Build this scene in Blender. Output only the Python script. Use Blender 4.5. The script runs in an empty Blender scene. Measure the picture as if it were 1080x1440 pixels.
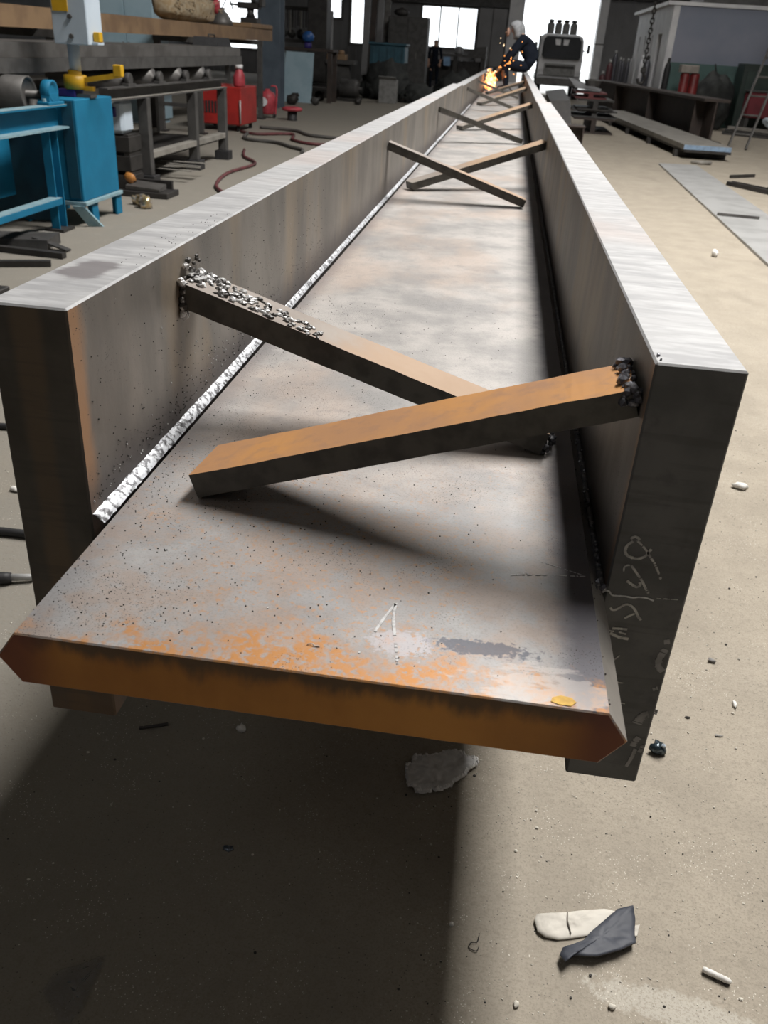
import bpy, bmesh, math, random
from mathutils import Vector, Matrix, noise
random.seed(7)
SC = bpy.context.scene
COL = SC.collection
PI = math.pi

# ------------------------------------------------------------------ camera
cam_d = bpy.data.cameras.new('camera')
cam = bpy.data.objects.new('camera', cam_d)
COL.objects.link(cam)
_r, _u, _f = (Vector((0.98909, 0.13513, 0.05857)), Vector((-0.11606, 0.46985, 0.87508)), Vector((-0.09073, 0.87233, -0.48041)))
_r.normalize(); _f = (_f - _r * _f.dot(_r)).normalized(); _u = _r.cross(_f).normalized()
mw = Matrix.Identity(4)
for i in range(3):
    mw[i][0], mw[i][1], mw[i][2] = _r[i], _u[i], -_f[i]
mw[0][3], mw[1][3], mw[2][3] = 0.4282, -0.8185, 1.3210
cam.matrix_world = mw
cam_d.sensor_fit = 'VERTICAL'
cam_d.sensor_height = 36.0
cam_d.lens = 36.0 * 1194.64 / 1440.0
cam_d.clip_start = 0.02
cam_d.clip_end = 300
cam_d.dof.use_dof = True
cam_d.dof.focus_distance = 1.25
cam_d.dof.aperture_fstop = 11.0
SC.camera = cam

# ------------------------------------------------------------------ world, lights, exposure
w = bpy.data.worlds.new('world'); SC.world = w; w.use_nodes = True
wn = w.node_tree.nodes; wl = w.node_tree.links
bg = wn['Background']
bg.inputs['Color'].default_value = (0.93, 0.97, 1.0, 1)
bg.inputs['Strength'].default_value = 2.4

def area(name, loc, rot, sx, sy, power, color=(1, 1, 1), portal=False):
    d = bpy.data.lights.new(name, 'AREA'); d.shape = 'RECTANGLE'; d.size = sx; d.size_y = sy
    d.energy = power; d.color = color
    o = bpy.data.objects.new(name, d); COL.objects.link(o); o.location = loc; o.rotation_euler = rot
    if portal: d.cycles.is_portal = True
    return o
# daylight coming through the translucent roof strip over the bay, plus an added weaker fill for the far floor
area('roof_light_strip', (2.95, 5.6, 8.7), (0, 0, 0), 2.0, 7.6, 1950, (1.0, 0.975, 0.94))
area('far_fill_lamp', (2.7, 24.0, 8.7), (0, 0, 0), 1.3, 8.0, 260, (1.0, 0.975, 0.94))
# added rear fill, then sky portals in the openings of the far wall
area('rear_fill_lamp', (-3.5, -4.5, 8.8), (0, 0, 0), 4.0, 2.0, 45, (1.0, 0.98, 0.95))  # unseen lamp added to lift the shadows on the near side
area('door_portal', (2.05, 38.25, 2.5), (PI / 2, 0, 0), 3.1, 5.0, 1, portal=True)
area('window_portal', (-2.3, 38.25, 2.1), (PI / 2, 0, 0), 2.2, 1.6, 1, portal=True)
SC.view_settings.view_transform = 'Standard'
SC.view_settings.look = 'None'
SC.view_settings.gamma = 1.0
SC.view_settings.use_curve_mapping = False
SC.view_settings.exposure = 0.0
SC.cycles.max_bounces = 6
SC.cycles.use_denoising = True

# ------------------------------------------------------------------ helpers
def bmnew(): return bmesh.new()

def box(bm, x0, x1, y0, y1, z0, z1, bev=0.0, mi=0):
    r = bmesh.ops.create_cube(bm, size=1.0)
    vs = r['verts']
    for v in vs:
        v.co.x = x0 + (v.co.x + .5) * (x1 - x0); v.co.y = y0 + (v.co.y + .5) * (y1 - y0); v.co.z = z0 + (v.co.z + .5) * (z1 - z0)
    fs = list({f for v in vs for f in v.link_faces})
    for f in fs: f.material_index = mi
    if bev > 0:
        es = list({e for v in vs for e in v.link_edges})
        bmesh.ops.bevel(bm, geom=es, offset=bev, segments=1, affect='EDGES', profile=.5)
    return vs

def hexa(bm, pts, mi=0):
    """eight points: bottom 4 (ccw) then top 4"""
    v = [bm.verts.new(p) for p in pts]
    out = []
    for q in ((3, 2, 1, 0), (4, 5, 6, 7), (0, 1, 5, 4), (1, 2, 6, 5), (2, 3, 7, 6), (3, 0, 4, 7)):
        f = bm.faces.new([v[i] for i in q]); f.material_index = mi; out.append(f)
    return out

def basis(d):
    d = Vector(d).normalized()
    a = Vector((0, 0, 1)) if abs(d.z) < .9 else Vector((1, 0, 0))
    s = d.cross(a).normalized(); t = s.cross(d).normalized()
    return s, t

def cyl(bm, p0, p1, r0, r1=None, n=12, mi=0, caps=True):
    r1 = r0 if r1 is None else r1
    p0, p1 = Vector(p0), Vector(p1)
    s, t = basis(p1 - p0)
    A, B = [], []
    for i in range(n):
        a = 2 * PI * i / n; c = s * math.cos(a) + t * math.sin(a)
        A.append(bm.verts.new(p0 + c * r0)); B.append(bm.verts.new(p1 + c * r1))
    fs = []
    for i in range(n):
        j = (i + 1) % n
        f = bm.faces.new((A[j], A[i], B[i], B[j])); f.smooth = n > 8; fs.append(f)
    if caps:
        fs.append(bm.faces.new(A)); fs.append(bm.faces.new(B[::-1]))
    for f in fs: f.material_index = mi
    return fs

def beam3(bm, p0, p1, wd, ht, up=(0, 0, 1), mi=0):
    """rectangular bar from p0 to p1"""
    p0, p1 = Vector(p0), Vector(p1); d = (p1 - p0).normalized(); up = Vector(up)
    s = d.cross(up).normalized(); t = s.cross(d).normalized()
    q = []
    for p in (p0, p1):
        q.append([p - s * wd / 2 - t * ht / 2, p + s * wd / 2 - t * ht / 2, p + s * wd / 2 + t * ht / 2, p - s * wd / 2 + t * ht / 2])
    v = [[bm.verts.new(x) for x in a] for a in q]
    fs = [bm.faces.new((v[0][0], v[0][1], v[0][2], v[0][3])), bm.faces.new(v[1][::-1])]
    for i in range(4):
        j = (i + 1) % 4
        fs.append(bm.faces.new((v[0][j], v[0][i], v[1][i], v[1][j])))
    for f in fs: f.material_index = mi
    return fs

def tube(bm, pts, r, n=7, mi=0, smooth=True):
    pts = [Vector(p) for p in pts]
    rings = []
    s0 = None
    for k, p in enumerate(pts):
        d = (pts[min(k + 1, len(pts) - 1)] - pts[max(k - 1, 0)])
        s, t = basis(d)
        rr = r[k] if isinstance(r, (list, tuple)) else r
        rings.append([bm.verts.new(p + (s * math.cos(2 * PI * i / n) + t * math.sin(2 * PI * i / n)) * rr) for i in range(n)])
    for a, b in zip(rings, rings[1:]):
        for i in range(n):
            j = (i + 1) % n
            f = bm.faces.new((a[j], a[i], b[i], b[j])); f.smooth = smooth; f.material_index = mi
    f = bm.faces.new(rings[0]); f.material_index = mi
    f = bm.faces.new(rings[-1][::-1]); f.material_index = mi

def smooth_path(pts, m=8):
    pts = [Vector(p) for p in pts]; out = []
    P = [pts[0]] + pts + [pts[-1]]
    for i in range(1, len(P) - 2):
        for k in range(m):
            t = k / m
            a, b, c, d = P[i - 1], P[i], P[i + 1], P[i + 2]
            out.append(.5 * ((2 * b) + (c - a) * t + (2 * a - 5 * b + 4 * c - d) * t * t + (3 * b - a - 3 * c + d) * t ** 3))
    out.append(pts[-1]); return out

def lathe(bm, c, prof, n=16, axis='Z', mi=0):
    c = Vector(c); rings = []
    for r, h in prof:
        ring = []
        for i in range(n):
            a = 2 * PI * i / n; x, y = r * math.cos(a), r * math.sin(a)
            q = {'Z': (x, y, h), 'X': (h, x, y), 'Y': (y, h, x)}[axis]
            ring.append(bm.verts.new(c + Vector(q)))
        rings.append(ring)
    fs = []
    for a, b in zip(rings, rings[1:]):
        for i in range(n):
            j = (i + 1) % n
            f = bm.faces.new((a[i], a[j], b[j], b[i])); f.smooth = True; fs.append(f)
    fs.append(bm.faces.new(rings[0][::-1])); fs.append(bm.faces.new(rings[-1]))
    for f in fs: f.material_index = mi
    return fs

def prism(bm, poly, d, mi=0):
    """poly: list of 3-D points, d: extrusion vector"""
    d = Vector(d)
    a = [bm.verts.new(p) for p in poly]; b = [bm.verts.new(Vector(p) + d) for p in poly]
    fs = [bm.faces.new(a[::-1]), bm.faces.new(b)]
    n = len(poly)
    for i in range(n):
        j = (i + 1) % n
        fs.append(bm.faces.new((a[i], a[j], b[j], b[i])))
    for f in fs: f.material_index = mi
    return fs

def lump(bm, c, r, sub=2, amp=.25, fr=2., seed=0, mi=0, squash=(1, 1, 1), floor=None):
    r_ = bmesh.ops.create_icosphere(bm, subdivisions=sub, radius=1.0)
    c = Vector(c)
    for v in r_['verts']:
        n = noise.noise(v.co * fr + Vector((seed * 3.1, seed * 1.7, seed)))
        p = v.co * (1 + amp * n)
        v.co = c + Vector((p.x * r * squash[0], p.y * r * squash[1], p.z * r * squash[2]))
        if floor is not None and v.co.z < floor: v.co.z = floor
    for f in {f for v in r_['verts'] for f in v.link_faces}: f.material_index = mi; f.smooth = sub > 1
    return r_['verts']

_t = (1 + 5 ** .5) / 2
ICO_V = [Vector(v).normalized() for v in ((-1, _t, 0), (1, _t, 0), (-1, -_t, 0), (1, -_t, 0), (0, -1, _t), (0, 1, _t), (0, -1, -_t), (0, 1, -_t), (_t, 0, -1), (_t, 0, 1), (-_t, 0, -1), (-_t, 0, 1))]
ICO_F = ((0, 11, 5), (0, 5, 1), (0, 1, 7), (0, 7, 10), (0, 10, 11), (1, 5, 9), (5, 11, 4), (11, 10, 2), (10, 7, 6), (7, 1, 8), (3, 9, 4), (3, 4, 2), (3, 2, 6), (3, 6, 8), (3, 8, 9), (4, 9, 5), (2, 4, 11), (6, 2, 10), (8, 6, 7), (9, 8, 1))

def grains(name, items, mats):
    """one mesh of many tiny 20-sided grains: items are (x, y, z, radius, (sx, sy, sz), material index)"""
    V, F, MI = [], [], []
    for x, y, z, r, s, mi in items:
        b = len(V)
        V += [(x + v.x * r * s[0], y + v.y * r * s[1], z + v.z * r * s[2]) for v in ICO_V]
        F += [(b + i, b + j, b + k) for i, j, k in ICO_F]; MI += [mi] * 20
    me = bpy.data.meshes.new(name); me.from_pydata(V, [], F)
    for m in mats: me.materials.append(m)
    me.polygons.foreach_set('material_index', MI); me.update()
    o = bpy.data.objects.new(name, me); COL.objects.link(o)
    return o

def obj(name, bm, mats, parent=None, label=None, kind=None, world=True, fix=True):
    if fix: bmesh.ops.recalc_face_normals(bm, faces=bm.faces[:])
    me = bpy.data.meshes.new(name); bm.to_mesh(me); bm.free()
    for m in (mats if isinstance(mats, (list, tuple)) else [mats]): me.materials.append(m)
    o = bpy.data.objects.new(name, me); COL.objects.link(o)
    if parent is not None:
        o.parent = parent
        if world:                      # mesh written in world coordinates
            q = parent; off = Vector((0, 0, 0))
            while q is not None: off += q.location; q = q.parent
            o.location = -off
    if label: o['label'] = label
    if kind: o['kind'] = kind
    return o

def tag(o, label, cat, group=None, kind=None):
    o['label'] = label; o['category'] = cat
    if group: o['group'] = group
    if kind: o['kind'] = kind
    return o

def thing(name, label, cat, loc=(0, 0, 0), group=None, rz=0.0):
    o = bpy.data.objects.new(name, None); COL.objects.link(o); o.empty_display_size = .1
    o.location = loc; o.rotation_euler = (0, 0, rz)
    return tag(o, label, cat, group)

def struct(name, bm, m, parent=None, fix=True):
    o = obj(name, bm, m, parent, fix=fix)
    if parent is None: o['kind'] = 'structure'
    return o

def copy_tree(o, loc, label=None, rz=None):
    r = o.copy(); COL.objects.link(r); r.location = loc
    if rz is not None: r.rotation_euler = (0, 0, rz)
    if label: r['label'] = label
    for ch in o.children:
        c = ch.copy(); COL.objects.link(c); c.parent = r
        for g in ch.children:
            d = g.copy(); COL.objects.link(d); d.parent = c
    return r

# ------------------------------------------------------------------ materials
class NT:
    def __init__(s, name):
        s.m = bpy.data.materials.new(name); s.m.use_nodes = True
        s.n = s.m.node_tree.nodes; s.l = s.m.node_tree.links
        s.b = s.n['Principled BSDF']
        s.tc = s.n.new('ShaderNodeTexCoord')
        s.co = s.tc.outputs['Object']
        s._sep = None
    def lk(s, a, b): s.l.new(a, b)
    def val(s, sock, x):
        if isinstance(x, bpy.types.NodeSocket): s.l.new(x, sock)
        else: sock.default_value = x
    def map(s, scale=(1, 1, 1), loc=(0, 0, 0), rot=(0, 0, 0)):
        k = s.n.new('ShaderNodeMapping'); k.inputs['Scale'].default_value = scale; k.inputs['Location'].default_value = loc; k.inputs['Rotation'].default_value = rot
        s.lk(s.co, k.inputs['Vector']); return k.outputs['Vector']
    def noise(s, scale, detail=5, rough=.55, vec=None, dist=0):
        k = s.n.new('ShaderNodeTexNoise'); k.inputs['Scale'].default_value = scale; k.inputs['Detail'].default_value = detail
        k.inputs['Roughness'].default_value = rough; k.inputs['Distortion'].default_value = dist
        s.lk(vec or s.co, k.inputs['Vector']); return k.outputs['Fac']
    def voro(s, scale, vec=None):
        k = s.n.new('ShaderNodeTexVoronoi'); k.inputs['Scale'].default_value = scale
        s.lk(vec or s.co, k.inputs['Vector']); return k.outputs['Distance']
    def math(s, op, a, b=0.0, c=None, clamp=False):
        k = s.n.new('ShaderNodeMath'); k.operation = op; k.use_clamp = clamp
        s.val(k.inputs[0], a); s.val(k.inputs[1], b)
        if c is not None: s.val(k.inputs[2], c)
        return k.outputs[0]
    def step(s, x, a, b):
        k = s.n.new('ShaderNodeMapRange'); k.interpolation_type = 'SMOOTHSTEP'
        s.val(k.inputs['Value'], x); k.inputs['From Min'].default_value = a; k.inputs['From Max'].default_value = b
        return k.outputs['Result']
    def xyz(s):
        if s._sep is None:
            s._sep = s.n.new('ShaderNodeSeparateXYZ'); s.lk(s.co, s._sep.inputs[0])
        return s._sep.outputs
    def mix(s, f, a, b):
        k = s.n.new('ShaderNodeMix'); k.data_type = 'RGBA'
        s.val(k.inputs[0], f)
        for sock, c in ((k.inputs[6], a), (k.inputs[7], b)):
            if isinstance(c, bpy.types.NodeSocket): s.lk(c, sock)
            else: sock.default_value = (*c, 1)
        return k.outputs[2]
    def out(s, col, rough=.6, metal=0., bump=None, bs=.3, bd=.002, spec=.5):
        if isinstance(col, bpy.types.NodeSocket): s.lk(col, s.b.inputs['Base Color'])
        else: s.b.inputs['Base Color'].default_value = (*col, 1)
        s.val(s.b.inputs['Roughness'], rough); s.val(s.b.inputs['Metallic'], metal)
        s.b.inputs['Specular IOR Level'].default_value = spec
        if bump is not None:
            k = s.n.new('ShaderNodeBump'); k.inputs['Strength'].default_value = bs; k.inputs['Distance'].default_value = bd
            s.lk(bump, k.inputs['Height']); s.lk(k.outputs['Normal'], s.b.inputs['Normal'])
        return s.m

def M(name, c1, c2=None, scale=6, rough=.6, metal=0., lo=.4, hi=.65, bs=.0, spec=.5):
    t = NT(name)
    c2 = c2 or tuple(x * .75 for x in c1)
    n = t.noise(scale)
    return t.out(t.mix(t.step(n, lo, hi), c1, c2), rough, metal, n if bs else None, bs, spec=spec)

# --- steel of the big beam (object coordinates are metres, y runs along the beam)
def mat_web():
    t = NT('mill_scale_plate'); X, Y, Z = t.xyz()
    n1 = t.noise(7, 6, .6); n2 = t.noise(3.2, 5, .6, t.map((1, .6, 1), (3, 1, 0))); n3 = t.noise(26, 6, .65); n4 = t.noise(140, 3, .6)
    c = t.mix(t.step(n1, .35, .65), (0.315, 0.305, 0.298), (0.47, 0.445, 0.425))
    c = t.mix(t.math('MULTIPLY', t.step(n2, .47, .66), .5), c, (0.50, 0.39, 0.32))
    c = t.mix(t.math('MULTIPLY', t.step(n3, .52, .7), .35), c, (0.24, 0.235, 0.24))
    # heat-darkened band beside the left weld
    hb = t.math('MULTIPLY', t.step(t.math('ADD', X, t.math('MULTIPLY', t.math('SUBTRACT', n3, .5), .03)), .065, .02), .5)
    c = t.mix(hb, c, (0.10, 0.085, 0.09))
    # blotchy brown scale and fine rust freckles towards the front
    n6 = t.noise(11, 6, .7, t.map(loc=(7, 3, 0))); n7 = t.noise(420, 2, .6)
    fz = t.step(t.math('ADD', Y, t.math('MULTIPLY', t.math('SUBTRACT', n6, .5), .5)), .42, -.08)
    c = t.mix(t.math('MULTIPLY', t.math('MULTIPLY', fz, t.step(n6, .32, .6)), .7), c, (0.255, 0.20, 0.17))
    c = t.mix(t.math('MULTIPLY', t.math('MULTIPLY', fz, t.step(n6, .58, .45)), .5), c, (0.235, 0.25, 0.265))
    fk = t.math('MULTIPLY', t.math('MULTIPLY', fz, t.step(n4, .55, .66)), t.step(n2, .42, .56))
    c = t.mix(t.math('MULTIPLY', fk, .7), c, (0.42, 0.235, 0.12))
    c = t.mix(t.math('MULTIPLY', t.step(n7, .5, .68), .28), c, (0.16, 0.15, 0.145))
    # dark bluish band along the right edge
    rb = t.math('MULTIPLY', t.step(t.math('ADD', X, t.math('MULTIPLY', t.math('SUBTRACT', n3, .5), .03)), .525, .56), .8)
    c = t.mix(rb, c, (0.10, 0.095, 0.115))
    # orange rust towards the sawn front end
    v = t.math('ADD', t.math('MULTIPLY_ADD', Y, -10.5, -1.75), t.math('MULTIPLY', t.math('SUBTRACT', n3, .5), 3.2))
    v = t.math('ADD', v, t.math('MULTIPLY', t.math('SUBTRACT', n2, .5), 2.5))
    fr = t.math('MULTIPLY', t.step(v, -.1, .8), t.step(n4, .33, .55))
    c = t.mix(fr, c, (0.43, 0.205, 0.07))
    # scraped pale patch by the front right corner, blue-black stain next to it
    def spot(cx, cy, rx, ry, k=1.2, nn=n3):
        a = t.math('DIVIDE', t.math('SUBTRACT', X, cx), rx); b = t.math('DIVIDE', t.math('SUBTRACT', Y, cy), ry)
        d = t.math('SQRT', t.math('ADD', t.math('MULTIPLY', a, a), t.math('MULTIPLY', b, b)))
        return t.step(t.math('ADD', d, t.math('MULTIPLY', t.math('SUBTRACT', nn, .5), k * 2.5)), 1.15, .75)
    st = t.noise(60, 4, .6, t.map((.35, 1, 1)))
    c = t.mix(t.math('MULTIPLY', spot(.535, -.197, .055, .026, 2.4, st), .5), c, (0.42, 0.385, 0.365))
    c = t.mix(t.math('MULTIPLY', spot(.463, -.147, .05, .012, 1.0, n4), .75), c, (0.07, 0.075, 0.10))
    c = t.mix(t.math('MULTIPLY', spot(.385, -.155, .03, .02, 1.0, n4), .45), c, (0.45, 0.43, 0.46))
    # spatter specks
    vo = t.voro(330); dens = t.noise(9, 3)
    sp = t.math('MULTIPLY', t.step(vo, .26, .16), t.step(t.math('ADD', dens, t.math('MULTIPLY', X, -.25)), .42, .56))
    c = t.mix(t.math('MULTIPLY', sp, .8), c, (0.035, 0.033, 0.033))
    return t.out(c, .56, .45, n4, .25, .0008)

def mat_flange_inner():
    t = NT('flange_plate'); X, Y, Z = t.xyz()
    n1 = t.noise(5, 6, .6, t.map((1, 1.2, .45))); n3 = t.noise(24, 6, .65); n2 = t.noise(2.6, 4, .6, t.map((1, 1.5, .5), (5, 0, 0))); n4 = t.noise(150, 2)
    c = t.mix(t.step(n1, .35, .66), (0.15, 0.14, 0.127), (0.24, 0.22, 0.195))
    c = t.mix(t.math('MULTIPLY', t.step(n2, .5, .68), .45), c, (0.36, 0.27, 0.17))
    c = t.mix(t.math('MULTIPLY', t.step(n3, .55, .75), .35), c, (0.13, 0.12, 0.12))
    fr = t.math('ADD', t.math('MULTIPLY_ADD', Y, -26., 1.15), t.math('MULTIPLY', t.math('SUBTRACT', n1, .5), 3.))
    c = t.mix(t.math('MULTIPLY', t.step(fr, 0, .8), .75), c, (0.40, 0.215, 0.10))
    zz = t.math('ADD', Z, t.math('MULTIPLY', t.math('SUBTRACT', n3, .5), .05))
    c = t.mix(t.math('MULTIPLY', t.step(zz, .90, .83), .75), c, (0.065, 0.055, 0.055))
    vo = t.voro(240)
    sp = t.math('MULTIPLY', t.step(vo, .24, .14), t.step(t.noise(8, 3), .5, .62))
    c = t.mix(t.math('MULTIPLY', sp, .8), c, (0.04, 0.036, 0.033))
    return t.out(c, .55, .25, n4, .2, .0008)

def mat_flange_top():
    t = NT('ground_bright_edge'); X, Y, Z = t.xyz()
    s1 = t.noise(9, 5, .6, t.map((1, 3.2, 1), rot=(0, 0, .25))); s2 = t.noise(55, 4, .6, t.map((.25, 1, 1), rot=(0, 0, .35))); n2 = t.noise(1.6, 4)
    c = t.mix(t.step(s1, .35, .68), (0.34, 0.34, 0.35), (0.45, 0.45, 0.455))
    c = t.mix(t.math('MULTIPLY', t.step(s2, .45, .68), .55), c, (0.57, 0.575, 0.58))
    c = t.mix(t.math('MULTIPLY', t.step(n2, .52, .66), .3), c, (0.50, 0.38, 0.33))
    sx = t.math('DIVIDE', t.math('ADD', X, .052), .03); sy = t.math('DIVIDE', t.math('SUBTRACT', Y, .165), .05)
    sd = t.math('ADD', t.math('SQRT', t.math('ADD', t.math('MULTIPLY', sx, sx), t.math('MULTIPLY', sy, sy))), t.math('MULTIPLY', t.math('SUBTRACT', s1, .5), 1.5))
    c = t.mix(t.math('MULTIPLY', t.step(sd, 1.15, .75), .8), c, (0.16, 0.145, 0.15))
    return t.out(c, .58, .15, s2, .25, .0006)

def mat_end(name, a, b, brown=None, bx=None, sc=1.0):
    """flame-cut end face: fine horizontal drag lines"""
    t = NT(name); X, Y, Z = t.xyz()
    ln = t.noise(90, 4, .6, t.map((.06, 1, 1))); n1 = t.noise(9, 5, .6); n3 = t.noise(30, 5, .6)
    c = t.mix(t.step(n1, .35, .65), a, b)
    if brown:
        d = t.math('ABSOLUTE', t.math('SUBTRACT', X, bx))
        k = t.step(t.math('ADD', d, t.math('MULTIPLY', t.math('SUBTRACT', n1, .5), .02)), .022, .008)
        c = t.mix(t.math('MULTIPLY', k, .8), c, brown)
        c = t.mix(t.math('MULTIPLY', t.step(t.math('MULTIPLY_ADD', Z, -4., t.math('MULTIPLY_ADD', n3, 2.2, 1.9)), 0., 1.), .45), c, (0.14, 0.075, 0.035))
    else:
        c = t.mix(t.math('MULTIPLY', t.step(n3, .55, .7), .4), c, (0.05, 0.045, 0.05))
    c = t.mix(t.math('MULTIPLY', t.step(ln, .52, .66), .3), c, (0.04, 0.037, 0.034))
    return t.out(c, .6, .25, ln, .35, .001)

def mat_web_end():
    t = NT('rusty_cut_end'); X, Y, Z = t.xyz()
    n1 = t.noise(8, 5, .6, t.map((1, 1, .6))); n2 = t.noise(30, 5, .6, t.map((1, 1, .35)))
    c = t.mix(t.step(n1, .3, .7), (0.33, 0.135, 0.025), (0.47, 0.21, 0.04))
    zz = t.math('ADD', Z, t.math('MULTIPLY', t.math('SUBTRACT', n2, .5), .05))
    c = t.mix(t.math('MULTIPLY', t.step(zz, .788, .808), .9), c, (0.075, 0.05, 0.03))
    e = t.math('MAXIMUM', t.step(X, .075, .02), t.step(X, .53, .58))
    c = t.mix(t.math('MULTIPLY', e, .85), c, (0.14, 0.035, 0.02))
    return t.out(c, .7, .1, n2, .25, .001)

def mat_rust_top():
    t = NT('rusty_bar_face')
    n1 = t.noise(9, 6, .65); n2 = t.noise(45, 5, .6)
    c = t.mix(t.step(n1, .35, .65), (0.50, 0.245, 0.08), (0.40, 0.21, 0.10))
    c = t.mix(t.math('MULTIPLY', t.step(n2, .5, .7), .45), c, (0.30, 0.17, 0.11))
    return t.out(c, .65, .15, n2, .2, .0008)

def mat_bar_grey():
    t = NT('grey_brown_bar_face'); X, Y, Z = t.xyz()
    n1 = t.noise(10, 6, .65); n2 = t.noise(45, 5, .6)
    c = t.mix(t.step(n1, .35, .65), (0.30, 0.265, 0.235), (0.24, 0.205, 0.18))
    c = t.mix(t.math('MULTIPLY', t.step(t.math('ADD', X, t.math('MULTIPLY', t.math('SUBTRACT', n1, .5), .25)), .16, .32), .6), c, (0.43, 0.27, 0.15))
    return t.out(c, .6, .2, n2, .2, .0008)

def mat_floor():
    t = NT('dusty_concrete'); X, Y, Z = t.xyz()
    n1 = t.noise(.8, 6, .6); n2 = t.noise(5, 6, .65); n3 = t.noise(60, 4, .6); n5 = t.noise(2.2, 4, .6, t.map((1, .5, 1)))
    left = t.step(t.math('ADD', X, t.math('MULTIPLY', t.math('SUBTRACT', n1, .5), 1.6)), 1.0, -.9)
    c = t.mix(t.step(n2, .3, .7), (0.385, 0.340, 0.275), (0.32, 0.282, 0.228))
    c = t.mix(t.math('MULTIPLY', t.step(n1, .5, .65), .55), c, (0.41, 0.365, 0.30))
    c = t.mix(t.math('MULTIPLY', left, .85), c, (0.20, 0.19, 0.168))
    c = t.mix(t.math('MULTIPLY', t.step(n5, .56, .68), .35), c, (0.25, 0.22, 0.178))
    c = t.mix(t.math('MULTIPLY', t.step(n3, .5, .7), .4), c, (0.225, 0.198, 0.16))
    # pale spilt dust near the front right
    px_ = t.math('DIVIDE', t.math('SUBTRACT', X, .86), .15); py_ = t.math('DIVIDE', t.math('ADD', t.math('SUBTRACT', Y, .055), t.math('MULTIPLY', t.math('SUBTRACT', X, .86), .12)), .032)
    pd = t.math('ADD', t.math('SQRT', t.math('ADD', t.math('MULTIPLY', px_, px_), t.math('MULTIPLY', py_, py_))), t.math('MULTIPLY', t.math('SUBTRACT', t.noise(28, 5, .65), .5), 2.2))
    c = t.mix(t.math('MULTIPLY', t.step(pd, 1.05, .7), .65), c, (0.50, 0.47, 0.41))
    n8 = t.noise(210, 3, .7)
    c = t.mix(t.math('MULTIPLY', t.step(n8, .48, .62), .45), c, (0.22, 0.19, 0.15))
    vo = t.voro(170); d = t.noise(7, 3)
    c = t.mix(t.math('MULTIPLY', t.math('MULTIPLY', t.step(vo, .2, .12), t.step(d, .5, .6)), .8), c, (0.72, 0.68, 0.60))
    vo2 = t.voro(110, t.map(loc=(4, 2, 0)))
    c = t.mix(t.math('MULTIPLY', t.math('MULTIPLY', t.step(vo2, .16, .1), t.step(d, .52, .45)), .7), c, (0.09, 0.08, 0.07))
    return t.out(c, .85, 0, n3, .35, .004, spec=.3)

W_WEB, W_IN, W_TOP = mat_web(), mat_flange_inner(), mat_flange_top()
W_ENDL = mat_end('flame_cut_end_brown', (0.055, 0.047, 0.038), (0.085, 0.075, 0.062), (0.125, 0.088, 0.055), -.048)
W_ENDR = mat_end('flame_cut_end_grey', (0.072, 0.073, 0.073), (0.112, 0.112, 0.112))
W_WEND, W_RUST, W_BARG = mat_web_end(), mat_rust_top(), mat_bar_grey()
W_BARD = M('dark_bar_edge', (0.095, 0.088, 0.075), (0.06, 0.055, 0.048), 30, .6, .2)
W_GROOVE = M('bare_bevel', (0.34, 0.33, 0.325), (0.44, 0.43, 0.42), 14, .45, .6)
W_WELD = M('fresh_weld_metal', (0.13, 0.13, 0.14), (0.74, 0.76, 0.80), 110, .45, .3, .40, .54, .5)
W_WELDD = M('dark_weld_slag', (0.10, 0.10, 0.115), (0.42, 0.42, 0.44), 120, .35, .5, .5, .75, .3)
W_SLAG = M('grey_weld_slag', (0.07, 0.065, 0.06), (0.66, 0.66, 0.66), 75, .45, .15, .47, .58, .3)
W_CHALK = M('chalk', (0.50, 0.49, 0.46), (0.30, 0.29, 0.28), 120, .9)
W_CHALKB = M('bright_chalk', (0.58, 0.58, 0.58), (0.42, 0.41, 0.41), 150, .9)
W_YEL = M('yellow_paint', (0.80, 0.50, 0.10), (0.62, 0.37, 0.08), 90, .7)
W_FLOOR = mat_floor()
BLACK = M('black_rubber', (0.025, 0.025, 0.027), None, 20, .6)
DARK = M('dark_steel', (0.045, 0.042, 0.04), (0.03, 0.028, 0.027), 8, .55, .3)
DARK2 = M('dark_grey_paint', (0.07, 0.068, 0.066), (0.045, 0.043, 0.042), 7, .6, .1)
GREYST = M('grey_steel', (0.13, 0.125, 0.12), (0.085, 0.08, 0.076), 5, .5, .4)
LIGHTST = M('light_plate', (0.44, 0.44, 0.435), (0.36, 0.36, 0.355), 3, .5, .3)
LITFL = M('dusty_flat_bar', (0.27, 0.255, 0.23), (0.2, 0.19, 0.17), 6, .6, .1)
BLUE = M('blue_machine_paint', (0.01, 0.155, 0.28), (0.008, 0.13, 0.24), 4, .6, spec=.25)
BLUED = M('deep_blue_paint', (0.012, 0.075, 0.12), (0.01, 0.05, 0.085), 4, .5)
BLUEL = M('worn_pale_blue_edge', (0.24, 0.36, 0.40), (0.17, 0.29, 0.35), 20, .55)
YEL = M('yellow_machine_paint', (0.62, 0.36, 0.015), (0.5, 0.28, 0.01), 5, .45)
WHITEP = M('pale_blue_white_paint', (0.52, 0.60, 0.68), (0.46, 0.54, 0.62), 4, .45)
PURPLE = M('indigo_plastic', (0.035, 0.02, 0.16), None, 8, .5)
TAN = M('tan_primer', (0.24, 0.155, 0.085), (0.17, 0.105, 0.06), 3, .65)
RED = M('red_paint', (0.36, 0.022, 0.018), (0.27, 0.016, 0.014), 5, .45)
PINK = M('faded_red_paint', (0.45, 0.06, 0.08), (0.3, 0.035, 0.045), 8, .5)
WHITE = M('white_paint', (0.72, 0.72, 0.73), (0.62, 0.62, 0.64), 3, .55)
PALEBL = M('pale_blue_sheet', (0.33, 0.45, 0.52), (0.28, 0.40, 0.47), 3, .5)
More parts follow.
